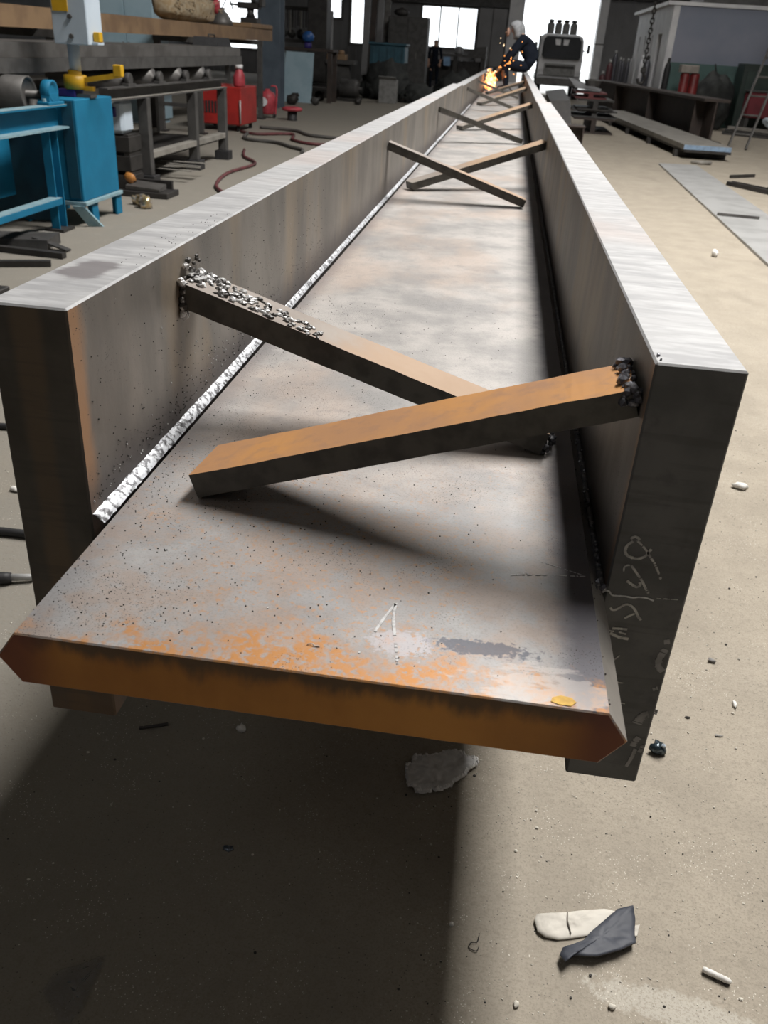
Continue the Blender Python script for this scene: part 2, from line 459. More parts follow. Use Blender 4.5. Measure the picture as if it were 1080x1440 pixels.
SLATE = M('slate_blue_column', (0.085, 0.11, 0.14), (0.065, 0.085, 0.11), 3, .55)
TEAL = M('teal_bin', (0.03, 0.10, 0.14), None, 4, .5)
GREENP = M('dull_green_paint', (0.075, 0.14, 0.13), None, 2, .6)
BLDG = M('shaded_office_wall', (0.22, 0.245, 0.31), (0.27, 0.285, 0.35), .7, .7)  # darker, bluer copy of the office white; shade put into the colour
CLAD = M('grey_cladding', (0.20, 0.20, 0.205), (0.16, 0.16, 0.165), 1.2, .5, .1)
ROOFM = M('pale_roof_sheet', (0.34, 0.335, 0.32), None, 1.2, .7)
CLADD = M('dark_cladding', (0.075, 0.077, 0.08), None, 1.2, .6)
BAG = M('straw_sack', (0.36, 0.30, 0.21), (0.28, 0.2, 0.11), 14, .9)
TARP = M('dark_tarpaulin', (0.018, 0.02, 0.02), (0.034, 0.037, 0.035), 5, .8)
BROWN = M('brown_steel', (0.05, 0.036, 0.03), (0.035, 0.027, 0.024), 4, .65, .1)
GLASSD = M('dark_glass', (0.02, 0.022, 0.026), None, 3, .45, spec=.15)
WHITEG = M('white_scrap', (0.78, 0.76, 0.72), (0.6, 0.58, 0.55), 40, .7)
STONE = M('pale_stone', (0.66, 0.62, 0.54), (0.42, 0.39, 0.34), 60, .85)
STONED = M('dark_chip', (0.06, 0.055, 0.05), None, 60, .8)
JACKET = M('navy_jacket_cloth', (0.007, 0.010, 0.017), (0.011, 0.014, 0.022), 14, .95, spec=.15)
HOOD = M('grey_hood_cloth', (0.34, 0.35, 0.37), (0.2, 0.21, 0.22), 12, .9)
GLOVE = M('brown_glove_leather', (0.12, 0.075, 0.05), None, 20, .8)
SKIN = M('skin', (0.42, 0.25, 0.18), None, 20, .55)
CREAM = M('cream_leather', (0.62, 0.585, 0.52), (0.44, 0.41, 0.36), 24, .75, 0, .45, .75, .3)
NAVY = M('faded_navy_leather', (0.038, 0.043, 0.058), (0.07, 0.075, 0.09), 18, .6, 0, .4, .7, .25)
HOSE = M('dark_red_hose', (0.12, 0.03, 0.035), (0.06, 0.02, 0.02), 10, .6)
HOSEG = M('dusty_grey_hose', (0.09, 0.085, 0.08), None, 10, .7)
MESHG = M('pale_grey_shade', (0.26, 0.26, 0.255), None, 10, .8)

def mat_emit(name, c, s):
    t = NT(name); t.b.inputs['Base Color'].default_value = (*c, 1)
    t.b.inputs['Emission Color'].default_value = (*c, 1); t.b.inputs['Emission Strength'].default_value = s
    return t.m
SPARK = mat_emit('glowing_spark', (1.0, 0.38, 0.09), 3.0)
SPARKW = mat_emit('white_hot_spark', (1.0, 0.72, 0.42), 4.0)
HEADL = M('headlight_lens', (0.7, 0.7, 0.72), None, 5, .15)
def mat_clear():
    t = NT('clear_film'); t.b.inputs['Transmission Weight'].default_value = 1.0; t.b.inputs['Roughness'].default_value = .12
    t.b.inputs['IOR'].default_value = 1.12; t.b.inputs['Base Color'].default_value = (.95, .96, 1, 1); return t.m
CLEAR = mat_clear()

# ------------------------------------------------------------------ structure
YW = 38.0
def mat_pane():
    t = NT('window_pane')
    tr = t.n.new('ShaderNodeBsdfTransparent'); gl = t.n.new('ShaderNodeBsdfGlossy'); gl.inputs['Roughness'].default_value = .03
    mx = t.n.new('ShaderNodeMixShader'); mx.inputs[0].default_value = .06
    t.lk(tr.outputs[0], mx.inputs[1]); t.lk(gl.outputs[0], mx.inputs[2]); t.lk(mx.outputs[0], t.n['Material Output'].inputs['Surface'])
    return t.m
PANE = mat_pane()

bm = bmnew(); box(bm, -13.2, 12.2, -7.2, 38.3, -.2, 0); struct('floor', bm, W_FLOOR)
OUTG = M('sunlit_yard_concrete', (0.62, 0.61, 0.58), (0.55, 0.54, 0.51), 2, .9)
bm = bmnew(); box(bm, -40, 45, 38.3, 110, -.22, -.01); struct('ground', bm, OUTG)

def wall_open(bm, u0, u1, z0, z1, opens, emit):
    """fill a wall with boxes around rectangular openings (u0,u1,z0,z1)"""
    us = sorted({u0, u1, *[o[0] for o in opens], *[o[1] for o in opens]})
    for a, b in zip(us, us[1:]):
        cuts = sorted((o[2], o[3]) for o in opens if o[0] <= a + 1e-6 and o[1] >= b - 1e-6)
        z = z0
        for c, d in cuts:
            if c > z: emit(bm, a, b, z, c)
            z = d
        if z < z1: emit(bm, a, b, z, z1)
OPN = [(.57, 3.42, 0, 6.0), (-3.45, -1.2, 1.36, 2.84), (-6.3, -5.7, 1.3, 3.3), (-7.2, -6.62, 2.15, 3.3), (-11.8, -9.85, .86, 3.3)]
bm = bmnew(); wall_open(bm, -13.2, 12.2, 0, 9.0, OPN, lambda b, a, c, z, d: box(b, a, c, YW, YW + .25, z, d))
wf = struct('wall_far', bm, CLAD)
bm = bmnew()
for k in range(82):
    x = -13 + k * .3
    def rib(b, a, c, z, d): box(b, a, c, YW - .035, YW + .001, z, d)
    wall_open(bm, x, x + .1, 0, 9.0, [(max(o[0] - .12, x), min(o[1] + .12, x + .1), max(o[2] - .1, 0), o[3] + .1) for o in OPN if o[0] - .12 < x + .1 and o[1] + .12 > x], rib)
ribs = obj('cladding_ribs', bm, CLAD, wf); ribs['kind'] = 'stuff'
bm = bmnew(); box(bm, 3.77, 12.2, YW - .3, YW - .04, 3.4, 4.6); obj('lintel', bm, CLADD, wf)
bm = bmnew(); box(bm, -13.2, .0, YW - .3, YW - .04, 2.88, 3.5); obj('lintel', bm, DARK2, wf)
WALL_OPEN_L = [(19.6, 22.6, 1.6, 2.6)]
bm = bmnew(); wall_open(bm, -7.2, 38, 0, 9, WALL_OPEN_L, lambda b, a, c, z, d: box(b, -13.2, -13.0, a, c, z, d)); struct('wall_left', bm, CLADD)
bm = bmnew(); box(bm, 12.0, 12.2, -7.2, 38, 0, 9); struct('wall_right', bm, CLAD)
bm = bmnew(); box(bm, -13.2, 12.2, -7.4, -7.2, 0, 9); struct('wall_near', bm, CLAD)
bm = bmnew(); box(bm, -13.2, 12.2, -7.4, 38.3, 9.0, 9.2); struct('ceiling', bm, ROOFM)
# door jamb posts and frames of the openings
bm = bmnew(); box(bm, .0, .57, YW - .45, YW - .04, 0, 6.2, .02); struct('trim_1', bm, WHITE)
bm = bmnew(); box(bm, 3.42, 3.76, YW - .45, YW - .04, 0, 6.2, .02); tr2 = struct('trim_2', bm, WHITE)
bm = bmnew(); box(bm, 3.415, 3.765, YW - .455, YW - .45, 1.83, 1.87); obj('joint_strip', bm, GREYST, tr2)
def window(n, x0, x1, z0, z1, nx, nz):
    bm = bmnew(); f = .05
    box(bm, x0 - f, x0 + f, YW - .05, YW + .1, z0 - f, z1 + f); box(bm, x1 - f, x1 + f, YW - .05, YW + .1, z0 - f, z1 + f)
    box(bm, x0 + f, x1 - f, YW - .05, YW + .1, z0 - f, z0 + f); box(bm, x0 + f, x1 - f, YW - .05, YW + .1, z1 - f, z1 + f)
    wd = struct('window_%d' % n, bm, GREYST)
    for i in range(nx):
        for j in range(nz):
            a, b = x0 + f + (x1 - x0 - 2 * f) * i / nx, x0 + f + (x1 - x0 - 2 * f) * (i + 1) / nx
            c, d = z0 + f + (z1 - z0 - 2 * f) * j / nz, z0 + f + (z1 - z0 - 2 * f) * (j + 1) / nz
            bm = bmnew(); box(bm, a, b, YW + .02, YW + .028, c, d); obj('pane', bm, PANE, wd)
    for i in range(1, nx):
        x = x0 + f + (x1 - x0 - 2 * f) * i / nx
        bm = bmnew(); box(bm, x - .025, x + .025, YW - .02, YW + .06, z0 + f, z1 - f); obj('mullion', bm, GREYST, wd)
    return wd
window(1, -3.45, -1.2, 1.36, 2.84, 3, 1)
window(2, -6.3, -5.7, 1.3, 3.3, 1, 2)
window(3, -7.2, -6.62, 2.15, 3.3, 1, 1)
window(4, -11.8, -9.85, .86, 3.3, 1, 1)
bm = bmnew(); box(bm, -13.02, -12.95, 19.6, 22.6, 1.55, 1.62); box(bm, -13.02, -12.95, 19.6, 22.6, 2.58, 2.65); box(bm, -13.02, -12.95, 19.55, 19.62, 1.55, 2.65); box(bm, -13.02, -12.95, 22.58, 22.65, 1.55, 2.65)
wd = struct('window_5', bm, GREYST)
bm = bmnew(); box(bm, -13.1, -13.09, 19.62, 22.58, 1.62, 2.58); obj('pane', bm, PANE, wd)
# slate-blue building column
bm = bmnew()
box(bm, -4.95, -4.48, 19.0, 19.03, 0, 8.9); box(bm, -4.95, -4.48, 19.4, 19.43, 0, 8.9); box(bm, -4.73, -4.70, 19.03, 19.4, 0, 8.9)
struct('column_1', bm, SLATE)

# ------------------------------------------------------------------ the big welded beam
ZT, ZB = 1.0638, .5096
ZM = (ZT + ZB) / 2 - .0031; HW = .02985; ZW = ZM + HW; BV = .0211; W = .6; T = .0896; YE = 19.0; YF = -.2183
beam = thing('steel_beam', 'huge rusty welded steel beam lying with its web flat between two upright flanges, braced by crossed flat bars', 'beam', (.3, 0, ZB))

def flange(x0, x1, y0, y1, zt, inner, endm):
    bm = bmnew()
    n = 24
    box(bm, x0, x1, y0, y1, ZB, zt, .0022)
    bm.normal_update()
    for f in bm.faces:
        nn = f.normal
        f.material_index = 1 if nn.z > .5 else (2 if nn.y < -.5 else 0)
    return obj('flange', bm, [W_IN, W_TOP, endm], beam)
flange(-T, 0, 0, 7.6, ZT, None, W_ENDL)
flange(W, W + T, .0154, 5.35, ZT, None, W_ENDR)
flange(-T + .012, 0, 7.602, YE, ZT - .012, None, W_ENDL)
flange(W, W + T - .018, 5.352, YE, ZT - .008, None, W_ENDR)

bm = bmnew()
sec = [(BV, ZW), (W - BV, ZW), (W, ZM), (W - BV, ZM - HW), (BV, ZM - HW), (0, ZM)]
ys = [YF] + [YF + .08 * k for k in range(1, 10)] + [1.0, 3.0, 6.0, 10.0, YE]
rings = [[bm.verts.new((x, y, z)) for x, z in sec] for y in ys]
for a, b in zip(rings, rings[1:]):
    for i in range(6):
        j = (i + 1) % 6
        f = bm.faces.new((a[i], a[j], b[j], b[i])); f.material_index = 0 if i in (0, 3) else 1
f = bm.faces.new(rings[0]); f.material_index = 2
f = bm.faces.new(rings[-1][::-1]); f.material_index = 2
es = [e for e in bm.edges if abs(e.verts[0].co.y - YF) < 1e-6 and abs(e.verts[1].co.y - YF) < 1e-6]
bmesh.ops.bevel(bm, geom=es, offset=.0015, segments=1, affect='EDGES')
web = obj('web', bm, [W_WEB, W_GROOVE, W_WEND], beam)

# fillet weld along the left flange: rippled bead
bm = bmnew()
y = .004; rows = []
while y < 9.5:
    st = .0028 if y < 2 else (.006 if y < 4.5 else .03)
    ph = (y % .0105) / .0105
    r = .0105 + .0025 * math.sin(ph * PI) + .004 * noise.noise(Vector((0, y * 45, 3))) + .003 * noise.noise(Vector((2, y * 14, 1)))
    r *= 1.0 - .38 * min(1, y / 1.2)
    if y < .03: r *= .55 + .45 * math.sqrt(max(0, y / .03))
    row = []
    for k in range(8):
        a = PI * (-.05 + .62 * k / 7)
        rr = r * (1 + .55 * noise.noise(Vector((k * 1.1, y * 160, 5))))
        row.append(bm.verts.new((.0008 + .0150 * (1 - .35 * min(1, y / 1.2)) * (1 - k / 7) * .68 + rr * .24 * math.cos(a), y, ZW - .0035 + .0075 * (k / 7) + rr * .24 * math.sin(a))))
    rows.append(row); y += st
for a, b in zip(rows, rows[1:]):
    for k in range(7):
        f = bm.faces.new((a[k], b[k], b[k + 1], a[k + 1])); f.smooth = True
cap = bm.faces.new(rows[0])
obj('weld_bead', bm, W_WELD, beam, 'bright silvery rippled weld along the left flange', fix=True)
# root pass in the open groove on the right
bm = bmnew()
pts = []; rad = []
y = .02
while y < 5:
    pts.append((W - .004 + .001 * noise.noise(Vector((y * 40, 0, 0))), y, ZM + .010 + .003 * noise.noise(Vector((0, y * 30, 0))))); rad.append(.005 + .002 * noise.noise(Vector((y * 60, 4, 0)))); y += .008 if y < 1.5 else .05
tube(bm, pts, rad, 6)
obj('root_weld', bm, W_WELDD, beam)
bm = bmnew()
for k in range(9): lump(bm, (W - .012 + random.uniform(-.006, .008), .012 + random.uniform(-.006, .012), ZM + .012 + random.uniform(-.006, .01)), random.uniform(.004, .007), 1, .4, 2, k)
for k in range(26):
    y = random.uniform(.03, .5); lump(bm, (W - .003 - random.uniform(0, .008), y, ZM + .014 + random.uniform(0, .012)), random.uniform(.0015, .0035), 1, .4, 2, k)
obj('tack_weld', bm, W_WELDD, beam)

# spatter drops, hundreds of tiny beads
items = ([], [])
for k in range(1900):
    if random.random() < .62:
        x = min(.58, BV + random.expovariate(6)); y = random.uniform(-.21, 1.1) if random.random() < .6 else random.uniform(-.2, .25); p = (x, y, ZW + .0003)
    elif random.random() < .75:
        p = (0.0003, random.uniform(.01, 1.4), ZW + .02 + random.expovariate(11))
        if p[2] > ZT - .01: continue
    elif random.random() < .25: p = (random.uniform(-.04, -.003), random.uniform(.2, .6), ZT + .0002)
    else: continue
    items[random.random() < .15].append((*p, random.uniform(.0004, .00105), (1, 1, 1), 0))
for k in range(240):     # bright drops beside the bead
    items[random.random() < .5].append((.0006, random.uniform(.01, .9), ZW + .016 + random.expovariate(38), random.uniform(.0006, .0015), (1, 1, 1), 0))
for it, m in zip(items, (STONED, W_SLAG)):
    o = grains('spatter', it, [m]); o.parent = beam; o.location = -beam.location; o['kind'] = 'stuff'

# crossed flat bars
def brace(p0, p1, wd=.078, ht=.034, top=W_BARG, lumps=()):
    bm = bmnew()
    fs = beam3(bm, p0, p1, wd, ht)
    # slice lengthwise and roughen the arrises a little
    bm.normal_update()
    es = [e for e in bm.edges if e.calc_length() > .3]
    bmesh.ops.subdivide_edges(bm, edges=es, cuts=40)
    for v in bm.verts:
        n = noise.noise_vector(v.co * 30) * .0008; v.co += n
    bmesh.ops.recalc_face_normals(bm, faces=bm.faces[:]); bm.normal_update()
    for f in bm.faces: f.material_index = 1 if f.normal.z > .55 else 0
    return obj('brace', bm, [W_BARD, top], beam)
bA = brace((.0, .367, .998), (.535, .362, .8325))
bB = brace((.100, .127, .8305), (.598, .089, 1.010), .094, .031, W_RUST)
for a, b in (((.0, 2.575, 1.0), (.525, 2.60, .8325)), ((.0, 4.93, 1.0), (.52, 5.22, .8325)), ((.0, 8.46, 1.0), (.52, 8.6, .8325)), ((.0, 11.3, .995), (.52, 11.4, .8325))):
    brace(a, b, .066, .028)
for a, b in (((.065, 2.82, .8315), (.599, 3.16, .995)), ((.085, 5.95, .8315), (.599, 6.5, .99)), ((.1, 9.4, .8315), (.599, 10.1, .99)), ((.1, 12.3, .8315), (.599, 12.9, .985))):
    brace(a, b, .066, .028)
# welds at the ends of the near bars
bm = bmnew()
d = (Vector((.535, .362, .8325)) - Vector((0, .367, .998))); L = d.length; d.normalize()
for k in range(150):
    s = .004 + .205 * random.random() ** 1.25
    wdt = .036 * (1 - .55 * s / .21)
    p = Vector((0, .367 + .008 - .03 * s / .21, .998)) + d * s + Vector((0, random.uniform(-wdt, wdt), .0185))
    lump(bm, p, random.uniform(.003, .0085) * (1 - .45 * s / .21), 1, .5, 2.2, k, squash=(1.25, .8, .75))
for k in range(24): lump(bm, (.005, .327 + random.uniform(-.006, .012), .985 + random.uniform(-.02, .035)), random.uniform(.004, .007), 1, .5, 2, k)
for k in range(12): lump(bm, (.004, .367 + random.uniform(-.03, .05), 1.018 + random.uniform(0, .022)), random.uniform(.003, .006), 1, .5, 2, k)
obj('weld_deposit', bm, W_SLAG, bA, 'lumpy black and silver weld deposit')
bm = bmnew()
for k in range(34): lump(bm, (.536 + random.uniform(-.004, .012), .362 + random.uniform(-.04, .04), ZW + .004 + random.uniform(0, .026)), random.uniform(.003, .006), 1, .5, 2, k)
obj('weld_deposit', bm, W_WELDD, bA)
bm = bmnew()
for k in range(95): lump(bm, (.590 + random.uniform(-.010, .008), .089 + random.uniform(-.050, .05), 1.022 + random.uniform(-.016, .006)), random.uniform(.003, .0062), 1, .5, 2, k)
obj('weld_deposit', bm, W_WELDD, bB, 'glassy black lumpy weld')
bm = bmnew()
for k in range(5): lump(bm, (.602 + random.uniform(0, .006), .022 + random.uniform(0, .02), ZT + .001), random.uniform(.001, .0026), 1, .5, 2, k)
obj('slag_crumbs', bm, W_WELDD, beam, kind='stuff')

# chalk writing on the flange end and on the web
CHALK = [(0.0045, 1, [(0.6143, 0.8646), (0.618, 0.8677), (0.6225, 0.8663), (0.6238, 0.8639)]), (0.005, 1, [(0.6174, 0.862), (0.6125, 0.8563), (0.6113, 0.849), (0.6141, 0.8438), (0.6206, 0.8411), (0.6275, 0.841), (0.6329, 0.8444), (0.6361, 0.8494), (0.6384, 0.8549)]), (0.004, 0, [(0.6213, 0.8636), (0.6275, 0.8584), (0.6338, 0.8522), (0.6386, 0.8457), (0.6454, 0.8374), (0.6507, 0.8288), (0.6564, 0.8181)]), (0.003, 0, [(0.6149, 0.8215), (0.6145, 0.8278), (0.6174, 0.8308), (0.6201, 0.8307)]), (0.0045, 0, [(0.6217, 0.8309), (0.6296, 0.8216), (0.6366, 0.8131), (0.6429, 0.8034), (0.6478, 0.7966)]), (0.005, 1, [(0.6204, 0.8107), (0.6274, 0.8064), (0.6331, 0.8041), (0.6359, 0.8077), (0.6344, 0.8107)]), (0.003, 2, [(0.5968, 0.7911), (0.5997, 0.7943), (0.6042, 0.7939), (0.6077, 0.7895), (0.6131, 0.7892), (0.6209, 0.7899), (0.6316, 0.7893), (0.6375, 0.7908), (0.6463, 0.791), (0.6547, 0.7885)]), (0.002, 0, [(0.6575, 0.7921), (0.6704, 0.7932), (0.6807, 0.794)]), (0.0045, 1, [(0.6091, 0.7722), (0.6123, 0.7694), (0.6173, 0.7713), (0.6217, 0.7763), (0.6265, 0.7793), (0.6321, 0.7779), (0.6377, 0.7722), (0.6418, 0.7651), (0.6463, 0.7602)]), (0.004, 1, [(0.6275, 0.7601), (0.6321, 0.7641), (0.6375, 0.7683)]), (0.005, 1, [(0.6168, 0.744), (0.6255, 0.7449), (0.6336, 0.745)]), (0.006, 1, [(0.6154, 0.737), (0.6263, 0.733), (0.6375, 0.7319)]), (0.003, 1, [(0.625, 0.7402), (0.6335, 0.7382)]), (0.003, 1, [(0.6141, 0.7402), (0.6196, 0.7399)]), (0.003, 1, [(0.6266, 0.6986), (0.632, 0.7066)]), (0.003, 1, [(0.6367, 0.667), (0.6437, 0.6672)]), (0.003, 0, [(0.6474, 0.6363), (0.6518, 0.6361)])]
SMEAR = [(0.008, [(0.6777, 0.7341), (0.6841, 0.736)]), (0.009, [(0.6818, 0.7244), (0.679, 0.7153), (0.6775, 0.7062), (0.6793, 0.6977), (0.6854, 0.6916)]), (0.006, [(0.6795, 0.6633), (0.6852, 0.6662)]), (0.013, [(0.6717, 0.6072), (0.6742, 0.6164), (0.6786, 0.6229), (0.6825, 0.6246)]), (0.009, [(0.6739, 0.5702), (0.6752, 0.5785), (0.6788, 0.5861)]), (0.0055, [(0.6782, 0.567), (0.6763, 0.5505), (0.6726, 0.5354)]), (0.006, [(0.6836, 0.562), (0.6859, 0.5725), (0.6885, 0.574)]), (0.004, [(0.6901, 0.6259), (0.6906, 0.6336)])]

def ribbon(bm, pts, wd, to3, seed=0, mi=0, holes=.12, step=.0016):
    rnd = random.Random(seed)
    P = [Vector((a, b, 0)) for a, b in pts]
    P = smooth_path(P, 10)
    q = []
    for a, b in zip(P, P[1:]):
        n = max(1, int((b - a).length / step))
        for i in range(n): q.append(a.lerp(b, i / n))
    q.append(P[-1])
    for a, b in zip(q, q[1:]):
        if rnd.random() < holes or (b - a).length < 1e-7: continue
        d = (b - a).normalized(); s = Vector((-d.y, d.x, 0)) * wd * .5
        e0, e1 = rnd.uniform(.65, 1.1), rnd.uniform(.65, 1.1)
        c = [a - s * e0, b - s * e1 , b + s * e0, a + s * e1]
        lo = [bm.verts.new(to3(p.x, p.y, 0)) for p in c]; hi = [bm.verts.new(to3(p.x, p.y, .0005)) for p in c]
        for idx in ((0, 1, 2, 3),): bm.faces.new([hi[i] for i in idx]).material_index = mi
        for i in range(4):
            j = (i + 1) % 4; bm.faces.new((lo[i], lo[j], hi[j], hi[i])).material_index = mi
e3 = lambda x, z, h: (x, .0154 - h - .0001, z)
w3 = lambda x, y, h: (x, y, ZW + h + .0001)
for lev, (m, hol) in enumerate(((W_CHALK, .15), (W_CHALK, .0), (W_CHALKB, .0))):
    bm = bmnew()
    for i, (wd, l, pts) in enumerate(CHALK):
        if l == lev: ribbon(bm, pts, wd * .72, e3, i, 0, hol)
    obj('chalk_mark', bm, m, beam, 'chalk writing on the right flange end')
bm = bmnew()
for i, (wd, pts) in enumerate(SMEAR): ribbon(bm, pts, wd * .95, e3, 50 + i, 0, .04, .0022)
obj('paint_smear', bm, M('grey_smear', (.30, .29, .285), (.22, .215, .21), 60, .8), beam)
bm = bmnew()
ribbon(bm, [(.371, -.090), (.3725, -.12), (.377, -.145)], .0034, w3, 1, 0, .0)
ribbon(bm, [(.371, -.091), (.363, -.118), (.357, -.143)], .0030, w3, 2, 0, .0)
ribbon(bm, [(.378, -.15), (.386, -.195)], .003, w3, 3, 0, .6)
ribbon(bm, [(.352, -.165), (.345, -.185)], .002, w3, 4, 0, .6)
ribbon(bm, [(.49, -.008), (.53, .001), (.578, .009)], .0022, w3, 5, 0, .35)
ribbon(bm, [(.525, .028), (.572, .010)], .001, w3, 6, 0, .5)
ribbon(bm, [(.48, -.006), (.51, -.002)], .006, w3, 7, 0, .7)
obj('chalk_mark', bm, W_CHALKB, beam, 'chalk arrow-like numeral on the web')
bm = bmnew(); prism(bm, [(.527, -.212, ZW + .0002), (.534, -.2148, ZW + .0002), (.545, -.2150, ZW + .0002), (.550, -.209, ZW + .0002), (.546, -.2035, ZW + .0002), (.536, -.2022, ZW + .0002), (.5285, -.2065, ZW + .0002)], (0, 0, .0006)); obj('paint_spot', bm, W_YEL, beam, 'yellow paint spot')

# trestles carrying the beam
def trestle(yc, x0, x1, label, grp):
    t = thing('trestle', label, 'trestle', ((x0 + x1) / 2, yc, 0), grp)
    bm = bmnew(); box(bm, x0, x1, yc - .14, yc + .14, ZB - .022, ZB - .001, .003); obj('top_flange', bm, BROWN, t)
    bm = bmnew(); box(bm, x0 + .01, x1 - .01, yc - .012, yc + .012, .02, ZB - .022); obj('web_plate', bm, BROWN, t)
    bm = bmnew(); box(bm, x0, x1, yc - .14, yc + .14, 0, .02, .003); obj('bottom_flange', bm, BROWN, t)
    for x in (x0 + .02, x1 - .02):
        bm = bmnew(); box(bm, x - .008, x + .008, yc - .13, yc - .012, .02, ZB - .022); box(bm, x - .008, x + .008, yc + .012, yc + .13, .02, ZB - .022); obj('stiffener', bm, BROWN, t)
trestle(3.0, -.1, .72, 'brown steel trestle under the near half of the big beam, hidden beneath the web', None)
trestle(12.4, -.1, 1.5, 'brown steel trestle sticking out to the right from under the big beam', None)
# ------------------------------------------------------------------ blue roller conveyor and pipe machine, left
def solo(name, label, cat, loc, build, mats, group=None):
    """a thing that is a single mesh, built in world coordinates"""
    bm = bmnew(); build(bm)
    for v in bm.verts: v.co -= Vector(loc)
    o = obj(name, bm, mats); o.location = loc
    return tag(o, label, cat, group)

t = thing('roller_conveyor', 'blue roller conveyor frame with a big grey roller, cut by the left edge', 'conveyor', (-3.2, 4.8, 0))
def channel(bm, x, y0, y1, z0, z1, depth=.09, th=.012, side=1):
    """C section running along y, web set back behind the flanges, open towards +x"""
    box(bm, x - depth, x - depth + th, y0, y1, z0, z1)
    box(bm, x - depth + th, x, y0, y1, z1 - th, z1); box(bm, x - depth + th, x, y0, y1, z0, z0 + th)
for x, nm in ((-2.65, 'side_rail'), (-3.85, 'side_rail')):
    bm = bmnew(); channel(bm, x, 2.6, 5.43, .675, .83); r = obj(nm, bm, BLUE, t)
    bm = bmnew(); box(bm, x - .077, x + .0015, 2.6, 5.43, .676, .6885); box(bm, x - .09, x + .0015, 2.6, 5.43, .8285, .8315)
    obj('worn_edge', bm, BLUEL, r)
bm = bmnew(); box(bm, -2.74, -2.655, 2.6, 5.22, .19, .235, .004); r = obj('lower_rail', bm, BLUE, t)
bm = bmnew(); box(bm, -2.739, -2.656, 2.6, 5.219, .235, .2375); obj('worn_edge', bm, BLUEL, r)
for y in (3.2, 5.26):
    for x in (-2.68, -3.88):
        bm = bmnew(); box(bm, x - .07, x - .06, y - .06, y + .06, .02, .674); box(bm, x - .06, x - .01, y + .05, y + .06, .02, .674); box(bm, x - .06, x - .01, y - .06, y - .05, .02, .674); obj('post', bm, BLUE, t)
        bm = bmnew(); box(bm, x - .11, x + .03, y - .09, y + .09, 0, .02); obj('foot', bm, DARK, t)
bm = bmnew(); hexa(bm, [(-3.0, 4.95, .24), (-2.98, 4.95, .24), (-2.98, 5.18, .24), (-3.0, 5.18, .24), (-3.0, 5.05, .66), (-2.98, 5.05, .66), (-2.98, 5.18, .66), (-3.0, 5.18, .66)]); obj('gusset', bm, BLUE, t)
bm = bmnew(); box(bm, -3.82, -3.80, 2.7, 5.3, .05, .67); obj('back_panel', bm, BLUED, t)
bm = bmnew(); box(bm, -3.8, -2.80, 5.31, 5.33, .05, .67); obj('end_panel', bm, BLUED, t)
for y in (5.3, 4.2, 3.1):
    bm = bmnew(); lathe(bm, (-3.25, y, .885), [(.09, -.34), (.115, -.335), (.115, .40), (.107, .405), (.10, .39), (.035, .385)], 24, 'X'); r = obj('roller', bm, GREYST, t)
    bm = bmnew(); lathe(bm, (-3.25, y, .885), [(.028, -.5), (.028, .52)], 12, 'X'); obj('shaft', bm, GREYST, r)
    for x in (-2.70, -3.83):
        bm = bmnew()
        box(bm, x - .045, x + .045, y - .11, y + .11, .8316, .852, .004)
        prism(bm, [(x - .03, y - .075, .852), (x - .03, y + .075, .852), (x - .03, y + .062, .90), (x - .03, y - .062, .90)], (.06, 0, 0))
        lathe(bm, (x, y, .915), [(.05, -.045), (.07, -.03), (.07, .03), (.058, .032), (.05, .02), (.025, .02)], 20, 'X')
        bb = obj('bearing_block', bm, BLUE, t)
        
        for s in (-.09, .09): bm = bmnew(); cyl(bm, (x, y + s, .852), (x, y + s, .872), .014, n=8); obj('bolt', bm, BLUEL, bb)

t = thing('pipe_machine', 'blue machine cabinet topped by a white and yellow clamping head', 'machine', (-2.85, 5.76, 0))
bm = bmnew(); box(bm, -3.1, -2.6, 5.445, 6.08, .178, .86, .006); b = obj('cabinet', bm, BLUE, t)
bm = bmnew(); box(bm, -2.70, -2.62, 5.436, 5.4445, .2, .85); obj('front_channel', bm, BLUED, b)
bm = bmnew(); box(bm, -3.12, -2.58, 5.43, 6.1, .15, .1775, .003); obj('base_plate', bm, BLUEL, t)
for x, y in ((-2.61, 5.62), (-2.61, 6.06), (-3.06, 5.5), (-3.06, 6.06)):
    bm = bmnew(); box(bm, x - .01, x + .01, y - .05, y + .05, 0, .15, .003); box(bm, x - .05, x - .01, y - .006, y + .006, 0, .15); obj('foot', bm, BLUE, t)
bm = bmnew(); hexa(bm, [(-2.60, 5.47, 0), (-2.50, 5.50, 0), (-2.50, 5.52, 0), (-2.60, 5.49, 0), (-2.68, 5.40, .15), (-2.60, 5.42, .15), (-2.60, 5.44, .15), (-2.68, 5.42, .15)]); obj('strut', bm, BLUEL, t, 'pale inclined strut')
bm = bmnew(); box(bm, -2.83, -2.70, 5.68, 5.82, .8605, .912, .004); obj('purple_base', bm, PURPLE, t)
bm = bmnew(); box(bm, -2.70, -2.59, 5.70, 5.80, .8605, .885); obj('grey_block', bm, GREYST, t)
bm = bmnew(); lathe(bm, (-2.72, 5.75, 0), [(.075, .912), (.082, .915), (.082, 1.0), (.07, 1.005), (.048, 1.008), (.048, 1.035), (.04, 1.036)], 20); r = obj('yellow_collar', bm, YEL, t)
bm = bmnew(); beam3(bm, (-2.66, 5.75, .972), (-2.38, 5.75, 1.022), .05, .034); box(bm, -2.66, -2.58, 5.73, 5.77, .905, .935, .003); obj('arm', bm, YEL, r)
bm = bmnew(); box(bm, -2.415, -2.355, 5.722, 5.778, 1.012, 1.088, .004); obj('end_block', bm, YEL, r)
bm = bmnew(); lathe(bm, (-2.71, 5.75, 0), [(.04, 1.03), (.042, 1.2)], 18); obj('column', bm, WHITEP, t)
bm = bmnew(); box(bm, -2.79, -2.535, 5.63, 5.87, 1.20, 1.62, .006); h = obj('head_housing', bm, WHITEP, t)
